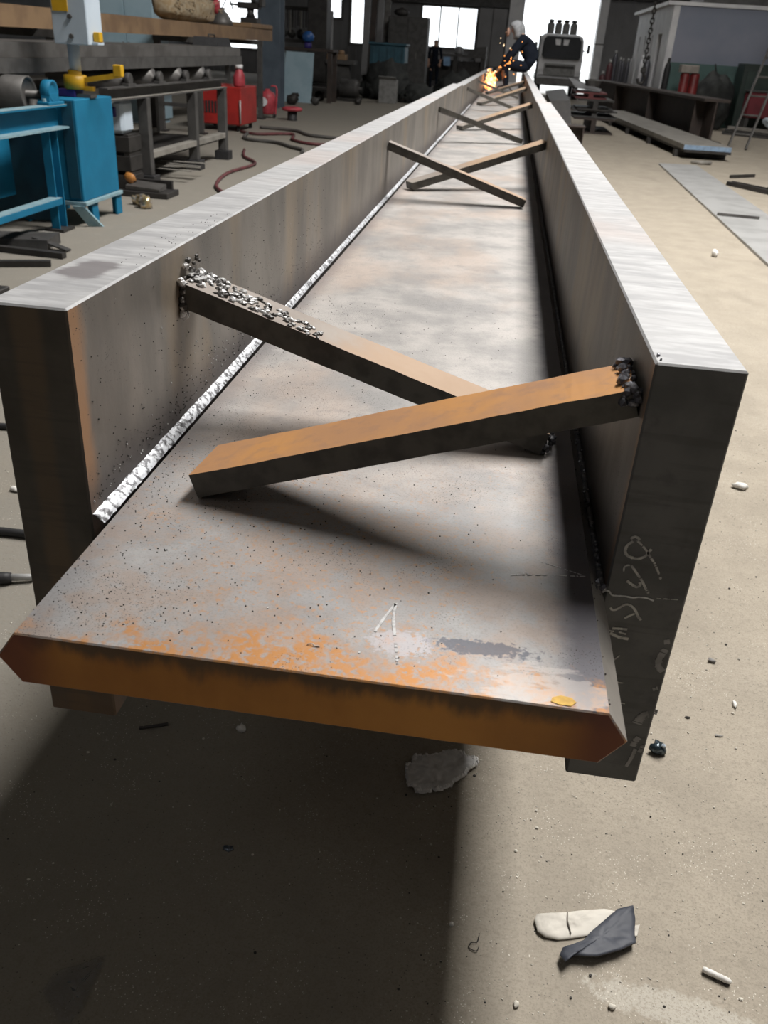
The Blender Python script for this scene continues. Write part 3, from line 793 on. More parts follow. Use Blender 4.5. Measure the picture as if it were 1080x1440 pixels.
bm = bmnew(); hexa(bm, [(-2.775, 5.622, 1.40), (-2.665, 5.622, 1.40), (-2.665, 5.63, 1.40), (-2.775, 5.63, 1.40), (-2.775, 5.622, 1.6), (-2.665, 5.622, 1.6), (-2.665, 5.63, 1.6), (-2.775, 5.63, 1.6)]); obj('yellow_cover', bm, YEL, h)
for z in (1.25, 1.37):
    bm = bmnew(); cyl(bm, (-2.655, 5.63, z), (-2.655, 5.612, z), .016, n=8); obj('bolt', bm, GREYST, h)
bm = bmnew(); box(bm, -2.534, -2.49, 5.68, 5.78, 1.205, 1.222, .002); obj('tab', bm, WHITEP, h)
bm = bmnew(); box(bm, -2.53, -2.485, 5.70, 5.76, 1.2225, 1.285, .004); obj('yellow_block', bm, YEL, h)

# ------------------------------------------------------------------ dark roller stand with long bars on it
t = thing('roller_stand', 'dark grey roller stand carrying long steel bars behind the blue machine', 'stand', (-3.3, 8.7, 0))
for x in (-2.9, -3.75):
    bm = bmnew(); channel(bm, x, 6.7, 10.05, .77, .875, .08, .012); r = obj('side_rail', bm, DARK2, t)
    bm = bmnew(); box(bm, x - .068, x + .002, 6.7, 10.05, .7825, .785); obj('dusty_ledge', bm, LITFL, r)
    for y in (7.55, 8.9, 9.95):
        bm = bmnew(); box(bm, x - .085, x + .012, y - .045, y + .045, .10, .769, .004); l = obj('leg', bm, DARK2, t)
        bm = bmnew(); box(bm, x - .12, x + .05, y - .08, y + .08, 0, .10, .004); obj('foot_block', bm, BLACK, l)
    for a, b in ((7.6, 8.85), (8.95, 9.9)):
        bm = bmnew(); box(bm, x - .075, x + .012, a, b, .245, .30, .003); obj('lower_rail', bm, LITFL, t)
bm = bmnew(); box(bm, -3.74, -2.99, 7.6, 9.9, .20, .2445); obj('shelf', bm, DARK, t)
for y in (7.25, 8.0, 8.75, 9.5):
    bm = bmnew(); lathe(bm, (-3.33, y, .917), [(.02, -.38), (.02, -.33), (.083, -.325), (.083, .325), (.02, .33), (.02, .38)], 18, 'X'); r = obj('roller', bm, GREYST, t)
    bm = bmnew(); box(bm, -2.975, -2.91, y - .085, y + .085, .8755, .895); lathe(bm, (-2.943, y, .925), [(.05, -.022), (.055, -.015), (.055, .015), (.05, .022)], 14, 'X'); obj('bearing', bm, DARK2, t)
G = 'long steel bars on the roller stand'
def hbar(x0, x1, y0, y1, z0, z1, th, label, m, cat='bar', name='steel_channel', group=None):
    def bld(bm):
        box(bm, x0, x0 + th, y0, y1, z0, z1); box(bm, x1 - th, x1, y0, y1, z0, z1)
        box(bm, x0 + th, x1 - th, y0, y1, z1 - th, z1); box(bm, x0 + th, x1 - th, y0, y1, z0, z0 + th)
    return solo(name, label, cat, ((x0 + x1) / 2, (y0 + y1) / 2, z0), bld, m, group)
hbar(-3.55, -3.0, 4.3, 11.05, 1.003, 1.095, .012, 'long dark steel hollow bar lying on rollers, lower of the two', DARK2, group=G)
hbar(-3.52, -3.02, 4.3, 11.05, 1.0965, 1.195, .012, 'long dark steel hollow bar stacked on another on the rollers', GREYST, group=G)
hbar(-4.6, -4.2, 5.2, 17.3, 1.27, 1.455, .012, 'long tan-primed box beam crossing behind the roller stand', TAN, 'beam', 'primed_beam')
for y, lb in ((8.2, 'dark support stand under the tan beam behind the blue machine'), (12.6, 'dark support stand under the middle of the tan beam'), (16.0, 'dark support stand under the far end of the tan beam')):
    t = thing('support_stand', lb, 'stand', (-4.4, y, 0), 'stands under the tan beam')
    bm = bmnew(); box(bm, -4.75, -4.05, y - .05, y + .05, 1.20, 1.268); obj('top_rail', bm, DARK2, t)
    for x in (-4.7, -4.1):
        bm = bmnew(); box(bm, x - .04, x + .04, y - .04, y + .04, .02, 1.2); obj('leg', bm, DARK2, t)
        bm = bmnew(); box(bm, x - .08, x + .08, y - .08, y + .08, 0, .02); obj('foot', bm, DARK, t)
    bm = bmnew(); box(bm, -4.66, -4.14, y - .02, y + .02, .35, .40); obj('cross_rail', bm, DARK2, t)

# things standing on or behind the beams
t = thing('tool_box', 'black tool box on the far end of the stacked dark bars', 'box', (-3.25, 10.75, 1.1955))
bm = bmnew(); prism(bm, [(-3.42, 10.4, 1.196), (-3.42, 11.0, 1.196), (-3.42, 10.9, 1.29), (-3.42, 10.45, 1.29)], (.3, 0, 0)); obj('case', bm, BLACK, t)
bm = bmnew(); tube(bm, [(-3.27, 10.55, 1.289), (-3.27, 10.56, 1.315), (-3.27, 10.79, 1.315), (-3.27, 10.8, 1.289)], .01, 6); obj('handle', bm, DARK, t)
t = thing('straw_sack', 'beige sack spilling straw, lying on the tan beam', 'sack', (-4.4, 13.0, 1.456))
bm = bmnew(); r_ = bmesh.ops.create_icosphere(bm, subdivisions=4, radius=1)
for v in r_['verts']:
    q = Vector([math.copysign(abs(c) ** .6, c) for c in v.co]); n = noise.noise(q * 2.2)
    v.co = Vector((-4.4 + q.x * .23 * (1 + .15 * n), 13.0 + q.y * .98, max(1.4565, 1.63 + q.z * .19 * (1 + .35 * n))))
for f in bm.faces: f.smooth = True
obj('sack', bm, BAG, t)
bm = bmnew()
for k in range(120):
    p = Vector((-4.19 + random.uniform(-.06, .01), random.uniform(12.2, 13.9), random.uniform(1.52, 1.78))); d = Vector((random.uniform(-.1, .1), random.uniform(-.2, .2), random.uniform(-.04, .1)))
    tube(bm, [p, p + d * .5 + Vector((.01, 0, .01)), p + d], .006, 3)
obj('straw', bm, BAG, t, kind='stuff')
bm = bmnew(); lump(bm, (-4.2, 13.85, 1.70), .10, 2, .3, 2, 3, squash=(.5, 1.2, 1)); obj('red_rag', bm, PINK, t, 'crumpled pinkish red rag')
t = thing('grey_can', 'grey cone-shaped can with tools sticking out, on the tan beam before a bright window', 'can', (-4.4, 14.75, 1.4555))
bm = bmnew(); lathe(bm, (-4.4, 14.75, 0), [(.18, 1.456), (.17, 1.52), (.09, 1.64), (.055, 1.66), (.055, 1.71), (.04, 1.71)], 18); obj('body', bm, GREYST, t)
bm = bmnew(); tube(bm, [(-4.4, 14.75, 1.68), (-4.56, 14.62, 1.80)], .016, 6); obj('tool', bm, DARK, t)
bm = bmnew(); tube(bm, [(-4.4, 14.75, 1.68), (-4.28, 14.8, 1.92)], .009, 6); obj('tool', bm, DARK, t)
t = thing('bench_vise', 'dark bench vise on a tan wooden block at the end of the tan beam', 'vise', (-4.4, 16.6, 1.4555))
bm = bmnew(); box(bm, -4.62, -4.18, 15.75, 17.25, 1.456, 1.53, .01); obj('block', bm, TAN, t)
bm = bmnew(); box(bm, -4.55, -4.25, 16.35, 16.65, 1.5305, 1.62, .01); lathe(bm, (-4.4, 16.5, 0), [(.09, 1.62), (.06, 1.70), (.07, 1.76)], 12); obj('base', bm, DARK, t)
bm = bmnew(); box(bm, -4.62, -4.22, 16.4, 16.6, 1.76, 1.86, .012); box(bm, -4.22, -4.15, 16.38, 16.62, 1.80, 1.93, .008); box(bm, -4.36, -4.28, 16.38, 16.62, 1.8605, 1.93, .008); obj('jaws', bm, DARK, t)
bm = bmnew(); tube(bm, [(-4.62, 16.5, 1.81), (-4.78, 16.5, 1.82)], .02, 6); tube(bm, [(-4.76, 16.4, 1.90), (-4.76, 16.6, 1.74)], .012, 6); obj('screw_handle', bm, DARK, t)

t = thing('metal_cabinet', 'pale blue two-door metal cabinet behind the tan beam', 'cabinet', (-5.5, 13.9, 0))
bm = bmnew(); box(bm, -5.99, -5.08, 13.5, 14.1, .06, 2.0, .01); box(bm, -5.95, -5.12, 13.54, 14.06, 0, .06); obj('body', bm, PALEBL, t)
for x0, x1, hx in ((-5.98, -5.54, -5.58), (-5.53, -5.09, -5.49)):
    bm = bmnew(); box(bm, x0, x1, 13.484, 13.4995, .1, 1.97, .004); d_ = obj('door', bm, PALEBL, t)
    bm = bmnew(); box(bm, hx - .012, hx + .012, 13.465, 13.4835, 1.0, 1.14, .003); obj('handle', bm, GREYST, d_)

t = thing('red_welder', 'red welding power box on castors behind the roller stand legs', 'welder', (-4.0, 13.5, 0))
bm = bmnew(); box(bm, -4.42, -3.68, 13.3, 14.2, .09, .63, .015); b = obj('casing', bm, RED, t)
bm = bmnew()
for k in range(7): box(bm, -4.3 + k * .05, -4.27 + k * .05, 13.292, 13.2995, .25, .42)
obj('vent', bm, BLACK, b)
bm = bmnew(); tube(bm, [(-3.69, 13.285, .12), (-3.69, 13.28, .45)], .014, 6); obj('trim_rod', bm, LIGHTST, b)
for x in (-4.36, -3.76):
    for y in (13.4, 14.1):
        bm = bmnew(); lathe(bm, (x, y, .045), [(.02, -.02), (.045, -.018), (.045, .018), (.02, .02)], 12, 'X'); obj('castor', bm, BLACK, t)
t = thing('red_bottle', 'pinkish red bottle with white cap standing on the red welding box', 'bottle', (-3.76, 13.5, .6305))
bm = bmnew(); lathe(bm, (-3.76, 13.5, 0), [(.08, .631), (.09, .65), (.09, .78), (.05, .86), (.045, .88)], 14); obj('body', bm, PINK, t)
bm = bmnew(); lathe(bm, (-3.76, 13.5, 0), [(.06, .881), (.06, .93), (.05, .935)], 14); obj('cap', bm, WHITE, t)
t = thing('gas_bottle_cart', 'small faded red gas tank on wheels standing on the floor past the red box', 'cart', (-4.07, 16.4, 0))
bm = bmnew(); lathe(bm, (-4.07, 16.4, 0), [(.12, .06), (.15, .08), (.15, .36), (.13, .42), (.05, .46), (.04, .49)], 16); obj('tank', bm, PINK, t)
bm = bmnew(); tube(bm, smooth_path([(-3.92, 16.4, .06), (-3.9, 16.4, .3), (-3.9, 16.4, .52), (-4.0, 16.4, .54)]), .018, 6); obj('handle', bm, PINK, t)
bm = bmnew(); lathe(bm, (-4.1, 16.22, .28), [(.075, -.01), (.06, .01), (.02, .012)], 14, 'Y'); obj('gauge', bm, WHITE, t)
for x in (-4.2, -3.94):
    bm = bmnew(); lathe(bm, (x, 16.4, .06), [(.02, -.02), (.06, -.018), (.06, .018), (.02, .02)], 14, 'X'); obj('wheel', bm, BLACK, t)
t = thing('red_stool', 'low stool with a round dull red top on a black foot', 'stool', (-3.55, 16.2, 0))
bm = bmnew(); lathe(bm, (-3.55, 16.2, 0), [(.16, .16), (.19, .18), (.19, .21), (.12, .235)], 18); obj('seat', bm, PINK, t)
bm = bmnew(); lathe(bm, (-3.55, 16.2, 0), [(.10, 0), (.09, .02), (.09, .16)], 14); obj('foot', bm, BLACK, t)

def hose(label, pts, r, m, group=None, cat='hose', name='hose'):
    P = smooth_path([(x, y, r) for x, y in pts], 8)
    return solo(name, label, cat, (pts[0][0], pts[0][1], 0), lambda bm: tube(bm, P, r, 7), m, group)
hose('dark red hose curling from the red box towards the big beam', [(-3.66, 13.2), (-3.35, 13.0), (-2.9, 13.4), (-2.7, 12.6), (-2.35, 12.2), (-2.0, 12.3)], .022, HOSE)
hose('dark red hose running along the floor from the stand to the near beam', [(-2.95, 10.9), (-2.75, 10.2), (-2.45, 9.6), (-2.5, 8.7), (-2.35, 7.8), (-2.1, 7.3)], .018, HOSE)
hose('dusty grey hose looping on the floor in front of the red box', [(-3.5, 13.0), (-3.3, 12.2), (-2.8, 12.0), (-2.5, 11.6), (-2.28, 11.35), (-2.2, 11.0)], .025, HOSEG)
hose('long dusty grey cable crossing the floor to the big beam', [(-3.6, 14.1), (-3.0, 14.0), (-2.6, 13.4), (-2.0, 13.2), (-1.4, 12.6)], .025, HOSEG)
hose('black cable at the left edge beside the flange, farther one', [(-2.6, 1.6), (-1.9, 1.83), (-1.29, 1.87), (-1.0, 1.95), (-.5, 2.5)], .012, BLACK)
hose('thick black cable at the left edge beside the flange, nearer one', [(-2.4, 1.0), (-1.5, 1.22), (-.93, 1.17), (-.6, 1.25), (-.3, 1.7)], .013, BLACK)
t = thing('welding_torch', 'black torch with a bright metal tip lying on the floor by the left flange', 'torch', (-.8, .95, 0))
bm = bmnew(); tube(bm, smooth_path([(-1.9, .55, .012), (-1.2, .80, .012), (-.80, .925, .014)]), .0105, 7); obj('hose', bm, BLACK, t)
bm = bmnew(); tube(bm, [(-.82, .92, .016), (-.79, .932, .017), (-.76, .942, .017), (-.745, .948, .016)], [.013, .016, .017, .014], 10); obj('handle', bm, BLACK, t)
bm = bmnew(); tube(bm, [(-.745, .948, .017), (-.70, .965, .014), (-.66, .99, .011)], [.010, .009, .006], 10); obj('nozzle', bm, LIGHTST, t)

# scrap on the floor under the blue conveyor
for i, (p0, p1, w_, h_, lb) in enumerate((((-3.3, 4.52, .02), (-2.29, 4.44, .02), .05, .035, 'dark flat bar on the floor under the blue conveyor, farther of two'), ((-3.2, 3.82, .02), (-2.27, 4.22, .02), .045, .035, 'dark flat bar on the floor under the blue conveyor, nearer of two'))):
    solo('scrap_bar', lb, 'bar', (p0[0], p0[1], 0), lambda bm: beam3(bm, p0, p1, w_, h_), DARK, 'scrap bars under the conveyor')
solo('scrap_plate', 'bent dark scrap plate under the lower blue rail', 'scrap', (-2.8, 4.85, 0), lambda bm: (hexa(bm, [(-3.2, 4.7, .0), (-2.5, 4.62, 0), (-2.52, 4.86, 0), (-3.2, 4.9, 0), (-3.2, 4.72, .02), (-2.5, 4.64, .06), (-2.52, 4.86, .07), (-3.2, 4.92, .02)]), beam3(bm, (-2.62, 4.7, .06), (-2.35, 4.62, .012), .05, .012)), DARK2)
solo('scrap_plate', 'light grey scrap strip lying beneath the lower blue rail', 'scrap', (-2.9, 5.0, 0), lambda bm: hexa(bm, [(-3.2, 4.98, 0), (-2.62, 4.95, 0), (-2.62, 5.05, 0), (-3.2, 5.1, 0), (-3.2, 4.98, .015), (-2.62, 4.95, .03), (-2.62, 5.05, .03), (-3.2, 5.1, .015)]), LITFL)
solo('steel_offcut', 'dark notched steel offcut at the left edge behind the near flange', 'offcut', (-1.95, 3.25, 0), lambda bm: (box(bm, -2.3, -1.9, 3.15, 3.35, 0, .05, .004), box(bm, -2.3, -2.02, 3.18, 3.3, .05, .12, .004)), DARK)
solo('foil_scrap', 'crumpled gold and silver foil on the floor by the blue cabinet', 'foil', (-2.56, 6.5, 0), lambda bm: [lump(bm, (-2.57 + random.uniform(-.09, .09), 6.5 + random.uniform(-.12, .12), .04), random.uniform(.035, .06), 2, .8, 2.6, k, floor=.001) for k in range(6)], M('gold_foil', (.62, .47, .24), (.75, .73, .7), 20, .25, .8))
t = thing('tool_tray', 'dark tray holding grey and orange tools on the floor right of the blue cabinet', 'tray', (-2.75, 7.0, 0))
bm = bmnew(); box(bm, -2.97, -2.5, 6.86, 7.16, .001, .05, .004); box(bm, -2.97, -2.55, 7.12, 7.16, .05, .12); obj('tray', bm, DARK, t)
bm = bmnew(); hexa(bm, [(-2.9, 6.9, .055), (-2.58, 6.88, .055), (-2.58, 7.06, .055), (-2.9, 7.06, .055), (-2.9, 6.9, .09), (-2.58, 6.88, .075), (-2.58, 7.06, .1), (-2.9, 7.06, .12)]); obj('grey_plate', bm, GREYST, t)
bm = bmnew(); lump(bm, (-2.88, 6.98, .14), .05, 2, .5, 2, 1); obj('orange_part', bm, M('orange_plastic', (.4, .17, .04), None, 8, .5), t)
t = thing('jerrycan', 'white plastic canister with a purple cap band behind the blue cabinet', 'canister', (-3.15, 7.3, .48))
bm = bmnew(); box(bm, -3.35, -2.99, 7.18, 7.42, .48, .755, .03); obj('body', bm, WHITEP, t)
bm = bmnew(); box(bm, -3.25, -3.05, 7.15, 7.1795, .62, .70, .006); obj('purple_label', bm, PURPLE, t)
bm = bmnew(); lathe(bm, (-3.25, 7.3, 0), [(.04, .7555), (.04, .764), (.03, .768)], 12); obj('cap', bm, WHITE, t)
solo('wood_crate', 'dark timber crate under the white canister', 'crate', (-3.2, 7.25, 0), lambda bm: [box(bm, -3.45, -2.95, 7.18, 7.46, z, z + .13, .004) for z in (.0, .165, .33)] + [box(bm, x, x + .05, 7.19, 7.45, .0, .475) for x in (-3.44, -3.01)], DARK)
t = thing('scrap_strips', 'thin pale metal strips heaped across a dark stand foot', 'strips', (-2.75, 8.2, 0))
for k in range(5):
    a = random.uniform(-.3, .3); y = 8.05 + .09 * k
    bm = bmnew(); beam3(bm, (-3.1, y - .1, .112 + .007 * k), (-2.62, y - .1 + a * .4, .112 + .007 * k), .045, .006); obj('strip', bm, LITFL, t)

# ------------------------------------------------------------------ far left clutter
t = thing('sheet_panel', 'pale blue metal sheet leaning upright against a dark workbench', 'panel', (-4.65, 21.6, 0))
bm = bmnew(); hexa(bm, [(-5.0, 21.45, .002), (-4.32, 21.45, .002), (-4.32, 21.48, .002), (-5.0, 21.48, .002), (-5.0, 21.72, 1.07), (-4.32, 21.72, 1.07), (-4.32, 21.75, 1.07), (-5.0, 21.75, 1.07)]); obj('sheet', bm, PALEBL, t)
bm = bmnew(); beam3(bm, (-5.0, 21.585, .54), (-5.0, 21.595, .54), .02, 1.0); obj('edge_fold', bm, PALEBL, t)
t = thing('workbench', 'dark workbench with cluttered top behind the pale blue sheet', 'bench', (-4.7, 22.2, 0))
bm = bmnew(); box(bm, -5.6, -3.9, 21.9, 22.7, 1.10, 1.16, .005); obj('top', bm, BROWN, t)
for x in (-5.52, -3.98):
    for y in (21.98, 22.62):
        bm = bmnew(); box(bm, x - .05, x + .05, y - .05, y + .05, 0, 1.10); obj('leg', bm, BROWN, t)
bm = bmnew(); box(bm, -5.46, -4.04, 21.95, 22.65, .3, .34); obj('shelf', bm, DARK, t)
t = thing('water_jug', 'blue round jug on a purple base on the workbench', 'jug', (-4.55, 22.1, 1.1605))
bm = bmnew(); lathe(bm, (-4.55, 22.1, 0), [(.08, 1.161), (.09, 1.17), (.09, 1.27), (.06, 1.29)], 12); obj('base', bm, PURPLE, t)
bm = bmnew(); lathe(bm, (-4.55, 22.1, 0), [(.07, 1.29), (.14, 1.33), (.15, 1.42), (.09, 1.50), (.05, 1.52)], 14); obj('jug', bm, M('blue_plastic', (.02, .09, .28), None, 5, .4), t)
t = thing('tool_rack', 'tall dark rack hung with rods beyond the slate column', 'rack', (-5.65, 26.3, 0))
for x in (-6.4, -5.0):
    bm = bmnew(); box(bm, x - .06, x + .06, 26.2, 26.32, 0, 2.3); obj('upright', bm, DARK, t)
for z in (.5, 1.25, 2.05):
    bm = bmnew(); box(bm, -6.34, -5.06, 26.2, 26.5, z, z + .09); obj('shelf', bm, DARK, t)
for k in range(16):
    x = -6.28 + k * .077; l = random.uniform(.35, .7)
    bm = bmnew(); cyl(bm, (x, 26.24, 2.05 - l), (x, 26.24, 2.049), .016 + .01 * (k % 3), n=6); obj('hanging_rod', bm, DARK2 if k % 4 else LITFL, t)
for k in range(5):
    bm = bmnew(); lump(bm, (-6.2 + k * .25, 26.35, 1.46), .12, 2, .4, 2, k, floor=1.345); obj('parts_pile', bm, DARK, t)
t = thing('drill_press', 'tall dark machine tool standing against the bright windows', 'machine', (-4.6, 24.3, 0))
bm = bmnew(); box(bm, -5.05, -3.7, 24.0, 24.9, 0, .35, .02); obj('base', bm, DARK, t)
bm = bmnew(); box(bm, -5.03, -4.52, 24.2, 24.8, .35, 2.5, .02); obj('column', bm, DARK, t)
bm = bmnew(); box(bm, -5.03, -4.45, 23.9, 24.8, 2.5, 3.0, .03); obj('head', bm, DARK, t)
bm = bmnew(); box(bm, -4.515, -3.75, 24.1, 24.7, .82, .92, .01); obj('table', bm, DARK2, t)
bm = bmnew(); box(bm, -4.3, -3.9, 24.25, 24.6, .35, .82, .01); obj('pedestal', bm, DARK2, t)
bm = bmnew(); box(bm, -4.5, -4.0, 24.2, 24.6, .92, 1.05, .01); lathe(bm, (-4.15, 24.4, 0), [(.09, 1.05), (.09, 1.12), (.05, 1.15)], 10); obj('workpiece', bm, TAN, t)
solo('standing_pipe', 'thin pale pipe standing upright behind the dark machine tool', 'pipe', (-4.93, 27.0, 0), lambda bm: (cyl(bm, (-4.93, 27, 0), (-4.93, 27, 2.1), .05, n=10), cyl(bm, (-4.93, 27, 0), (-4.93, 27, .03), .12, n=12)), CLAD)
for k, (x, m) in enumerate(((-4.5, CLAD), (-4.28, BROWN), (-4.06, CLAD), (-3.84, GREYST))):
    solo('leaning_plank', ['pale board leaning on the far wall, leftmost of four', 'brown board leaning between two pale boards', 'pale board leaning right of the brown board', 'dark grey board leaning, rightmost of four'][k], 'board', (x, 30.6, 0),
         lambda bm: hexa(bm, [(x - .09, 30.5, 0), (x + .09, 30.5, 0), (x + .09, 30.54, 0), (x - .09, 30.54, 0), (x - .09, 31.0, 2.9), (x + .09, 31.0, 2.9), (x + .09, 31.04, 2.9), (x - .09, 31.04, 2.9)]), m, 'boards leaning by the far wall')
t = thing('tall_cabinet', 'tall dark cabinet left of the big bright window', 'cabinet', (-3.05, 30.4, 0))
bm = bmnew(); box(bm, -3.68, -2.42, 30.0, 30.8, .05, 2.17, .015); obj('body', bm, DARK2, t)
for a, b in ((-3.66, -3.06), (-3.04, -2.44)):
    bm = bmnew(); box(bm, a, b, 29.98, 29.999, .1, 2.13, .004); d_ = obj('door', bm, DARK2, t)
    bm = bmnew(); box(bm, (a + b) / 2 - .02, (a + b) / 2 + .02, 29.965, 29.9795, 1.0, 1.2); obj('handle', bm, GREYST, d_)
bm = bmnew(); lump(bm, (-3.3, 30.4, 2.28), .16, 2, .4, 2, 4, squash=(1.4, 1, .8), floor=2.172); obj('bundle', bm, DARK, t)
bm = bmnew(); box(bm, -3.64, -2.46, 30.05, 30.75, 0, .05); obj('plinth', bm, DARK, t)
t = thing('teal_bin', 'teal blue steel bin with ribs in the far clutter', 'bin', (-3.2, 27.3, 0))
bm = bmnew(); box(bm, -3.78, -2.75, 27.0, 27.9, .1, 1.34, .02); obj('body', bm, TEAL, t)
for k in range(5):
    x = -3.7 + k * .22; bm = bmnew(); box(bm, x, x + .05, 26.96, 26.999, .15, 1.3); obj('rib', bm, TEAL, t)
bm = bmnew(); box(bm, -3.82, -2.71, 26.95, 27.95, 1.3405, 1.40, .01); obj('rim', bm, TEAL, t)
for x in (-3.7, -2.83):
    bm = bmnew(); box(bm, x - .06, x + .06, 27.1, 27.8, 0, .1); obj('skid', bm, DARK, t)
for i, (x, y, r, sq, lb) in enumerate(((-3.0, 25.4, .62, (1.2, .9, 1.25), 'heap under a dark creased tarpaulin, before the teal bin'), (-2.05, 24.6, .42, (1.2, .9, .95), 'low dark covered heap left of the big beam'), (-1.25, 27.8, .55, (1.3, 1, 1.1), 'dark covered heap below the big bright window'))):
    solo('tarp_heap', lb, 'heap', (x, y, 0), lambda bm: [lump(bm, (x + r * a * .55, y + r * b * .5, r * sq[2] * h), r * q, 3, .55, 3.2, i + a, squash=sq, floor=.001) for a, b, h, q in ((0, 0, .42, .8), (-.9, .2, .2, .6), (.8, -.3, .25, .62), (.35, -.7, .12, .5), (-.4, -.6, .3, .5))], TARP, 'covered heaps along the far left')
solo('carton', 'grey-green carton with open flaps in front of the dark heaps', 'box', (-2.75, 23.9, 0), lambda bm: (box(bm, -3.0, -2.55, 23.7, 24.1, 0, .55, .008), hexa(bm, [(-3.0, 23.69, .55), (-2.55, 23.69, .55), (-2.55, 23.7, .55), (-3.0, 23.7, .55), (-3.0, 23.55, .62), (-2.55, 23.55, .62), (-2.55, 23.56, .63), (-3.0, 23.56, .63)])), MESHG)
t = thing('motor_unit', 'dark electric motor on a baseplate in the far left clutter', 'motor', (-3.75, 23.4, 0))
bm = bmnew(); box(bm, -4.0, -3.45, 23.2, 23.6, 0, .08); obj('baseplate', bm, DARK, t)
bm = bmnew(); lathe(bm, (-3.72, 23.4, .3), [(.1, -.26), (.2, -.24), (.2, .2), (.12, .24), (.04, .25), (.04, .32)], 16, 'X'); obj('housing', bm, DARK2, t)
bm = bmnew()
for k in range(8): lathe(bm, (-3.92 + k * .05, 23.4, .3), [(.2, -.006), (.225, -.005), (.225, .005), (.2, .006)], 16, 'X')
obj('fins', bm, DARK2, t)
for i, (x, y, s) in enumerate(((-4.55, 20.5, .14), (-4.1, 20.9, .1), (-4.35, 22.6, .12), (-3.3, 22.2, .09))):
    solo('machine_part', ['dark rusty machine part on the floor by the slate column', 'small dark machine part below the pale blue sheet', 'dark lumpy casting on the floor right of the pale blue sheet', 'small dark casting on the floor before the carton'][i], 'part', (x, y, 0), lambda bm: (lump(bm, (x, y, s * .8), s, 2, .5, 2, i, floor=.001), cyl(bm, (x, y, s), (x + s, y, s * 1.6), s * .3, n=8)), [DARK, DARK2, BROWN, DARK][i])
t = thing('far_bench', 'dark bench below the big bright window with a grey machine on it', 'bench', (-1.6, 34.2, 0))
bm = bmnew(); box(bm, -2.7, -.6, 33.8, 34.6, 1.12, 1.20); obj('top', bm, DARK2, t)
for x in (-2.6, -1.7, -.7):
    bm = bmnew(); box(bm, x - .08, x + .08, 33.85, 34.5, 0, 1.12); obj('leg', bm, DARK, t)
bm = bmnew(); box(bm, -2.6, -.7, 34.3, 34.5, .3, 1.0); obj('back_panel', bm, DARK, t)
t = thing('grey_machine', 'grey boxy machine with slanted hood on the far bench', 'machine', (-.95, 34.2, 1.2005))
bm = bmnew(); prism(bm, [(-1.3, 33.9, 1.201), (-.62, 33.9, 1.201), (-.62, 33.9, 1.5), (-1.0, 33.9, 1.46)], (0, .5, 0)); obj('hood', bm, DARK2, t)
bm = bmnew(); lathe(bm, (-1.6, 34.1, 0), [(.14, 1.201), (.15, 1.25), (.12, 1.42), (.07, 1.46)], 12); obj('knob', bm, CLAD, t)
solo('blue_cloth', 'small pale blue cloth hanging off the far bench front', 'cloth', (-1.98, 33.78, .95), lambda bm: hexa(bm, [(-2.1, 33.74, .82), (-1.86, 33.75, .82), (-1.86, 33.77, .82), (-2.1, 33.76, .82), (-2.12, 33.74, 1.10), (-1.88, 33.77, 1.11), (-1.88, 33.79, 1.11), (-2.12, 33.78, 1.10)]), M('pale_blue_cloth', (.22, .36, .55), None, 5, .8))
# grey partition right of the window
t = thing('partition', 'tall grey sheet partition between the big window and the white post', 'partition', (-.45, 36.8, 0))
for k in range(2):
    bm = bmnew(); box(bm, -1.1 + k * .53, -.58 + k * .53, 36.8, 36.84, .05, 2.8, .005); obj('panel', bm, CLAD, t)
for x in (-1.13, -.6, -.05):
    bm = bmnew(); box(bm, x, x + .03, 36.78, 36.86, 0, 2.85); obj('post', bm, DARK2, t)
bm = bmnew(); box(bm, -1.13, -.02, 36.74, 36.7795, 0, .85); obj('kick_panel', bm, DARK2, t)
# ------------------------------------------------------------------ right side
def along(p0, p1):
    d = (Vector((p1[0], p1[1], 0)) - Vector((p0[0], p0[1], 0))); L = d.length; return math.atan2(d.y, d.x) - PI / 2, L
def ibeam(name, label, p0, p1, h, wd, tf, tw, m, z=0.):
    rz, L = along(p0, p1)
    t = thing(name, label, 'beam', (p0[0], p0[1], z), None, rz)
    bm = bmnew(); box(bm, -wd / 2, wd / 2, 0, L, h - tf, h, .003); obj('top_flange', bm, BROWN, t, world=False)
    bm = bmnew(); box(bm, -wd / 2, wd / 2, 0, L, 0, tf, .003); obj('bottom_flange', bm, BROWN, t, world=False)
    bm = bmnew(); box(bm, -tw / 2, tw / 2, 0, L, tf, h - tf); obj('web', bm, BROWN, t, world=False)
    for k in range(4):
        y = .6 + k * (L - .8) / 3
        for s in (-1, 1):
            bm = bmnew(); a, b = sorted((s * tw / 2, s * (wd / 2 - .02))); box(bm, a, b, y - .01, y + .01, tf, h - tf); obj('stiffener', bm, BROWN, t, world=False)
    return t
ibeam('i_beam', 'dark brown I-beam lying along the right side behind a raised plate', (4.32, 17.75), (3.0, 29.2), .80, .50, .05, .03, BROWN)
rz, L = along((3.60, 14.55), (2.93, 24.0))
t = thing('raised_plate', 'long thick grey plate on dark packers in front of the brown I-beam', 'plate', (3.66, 14.55, 0), None, rz)
bm = bmnew(); box(bm, -.38, .38, 0, L, .14, .215, .003); bm.normal_update()
for f in bm.faces: f.material_index = 1 if f.normal.y < -.9 else 0
obj('plate', bm, [LITFL, M('pale_blue_cut_end', (.30, .42, .58), None, 12, .5, .3)], t, world=False)
bm = bmnew(); box(bm, -.36, .385, -.015, L - .1, .10, .139, .003); obj('shadow_slab', bm, DARK, t, world=False)  # dark slab put in for the black shadow below the plate
for k in range(5):
    y = .35 + k * (L - .9) / 4
    bm = bmnew(); box(bm, -.42, .42, y, y + .14, 0, .0995); obj('packer', bm, DARK, t, world=False)
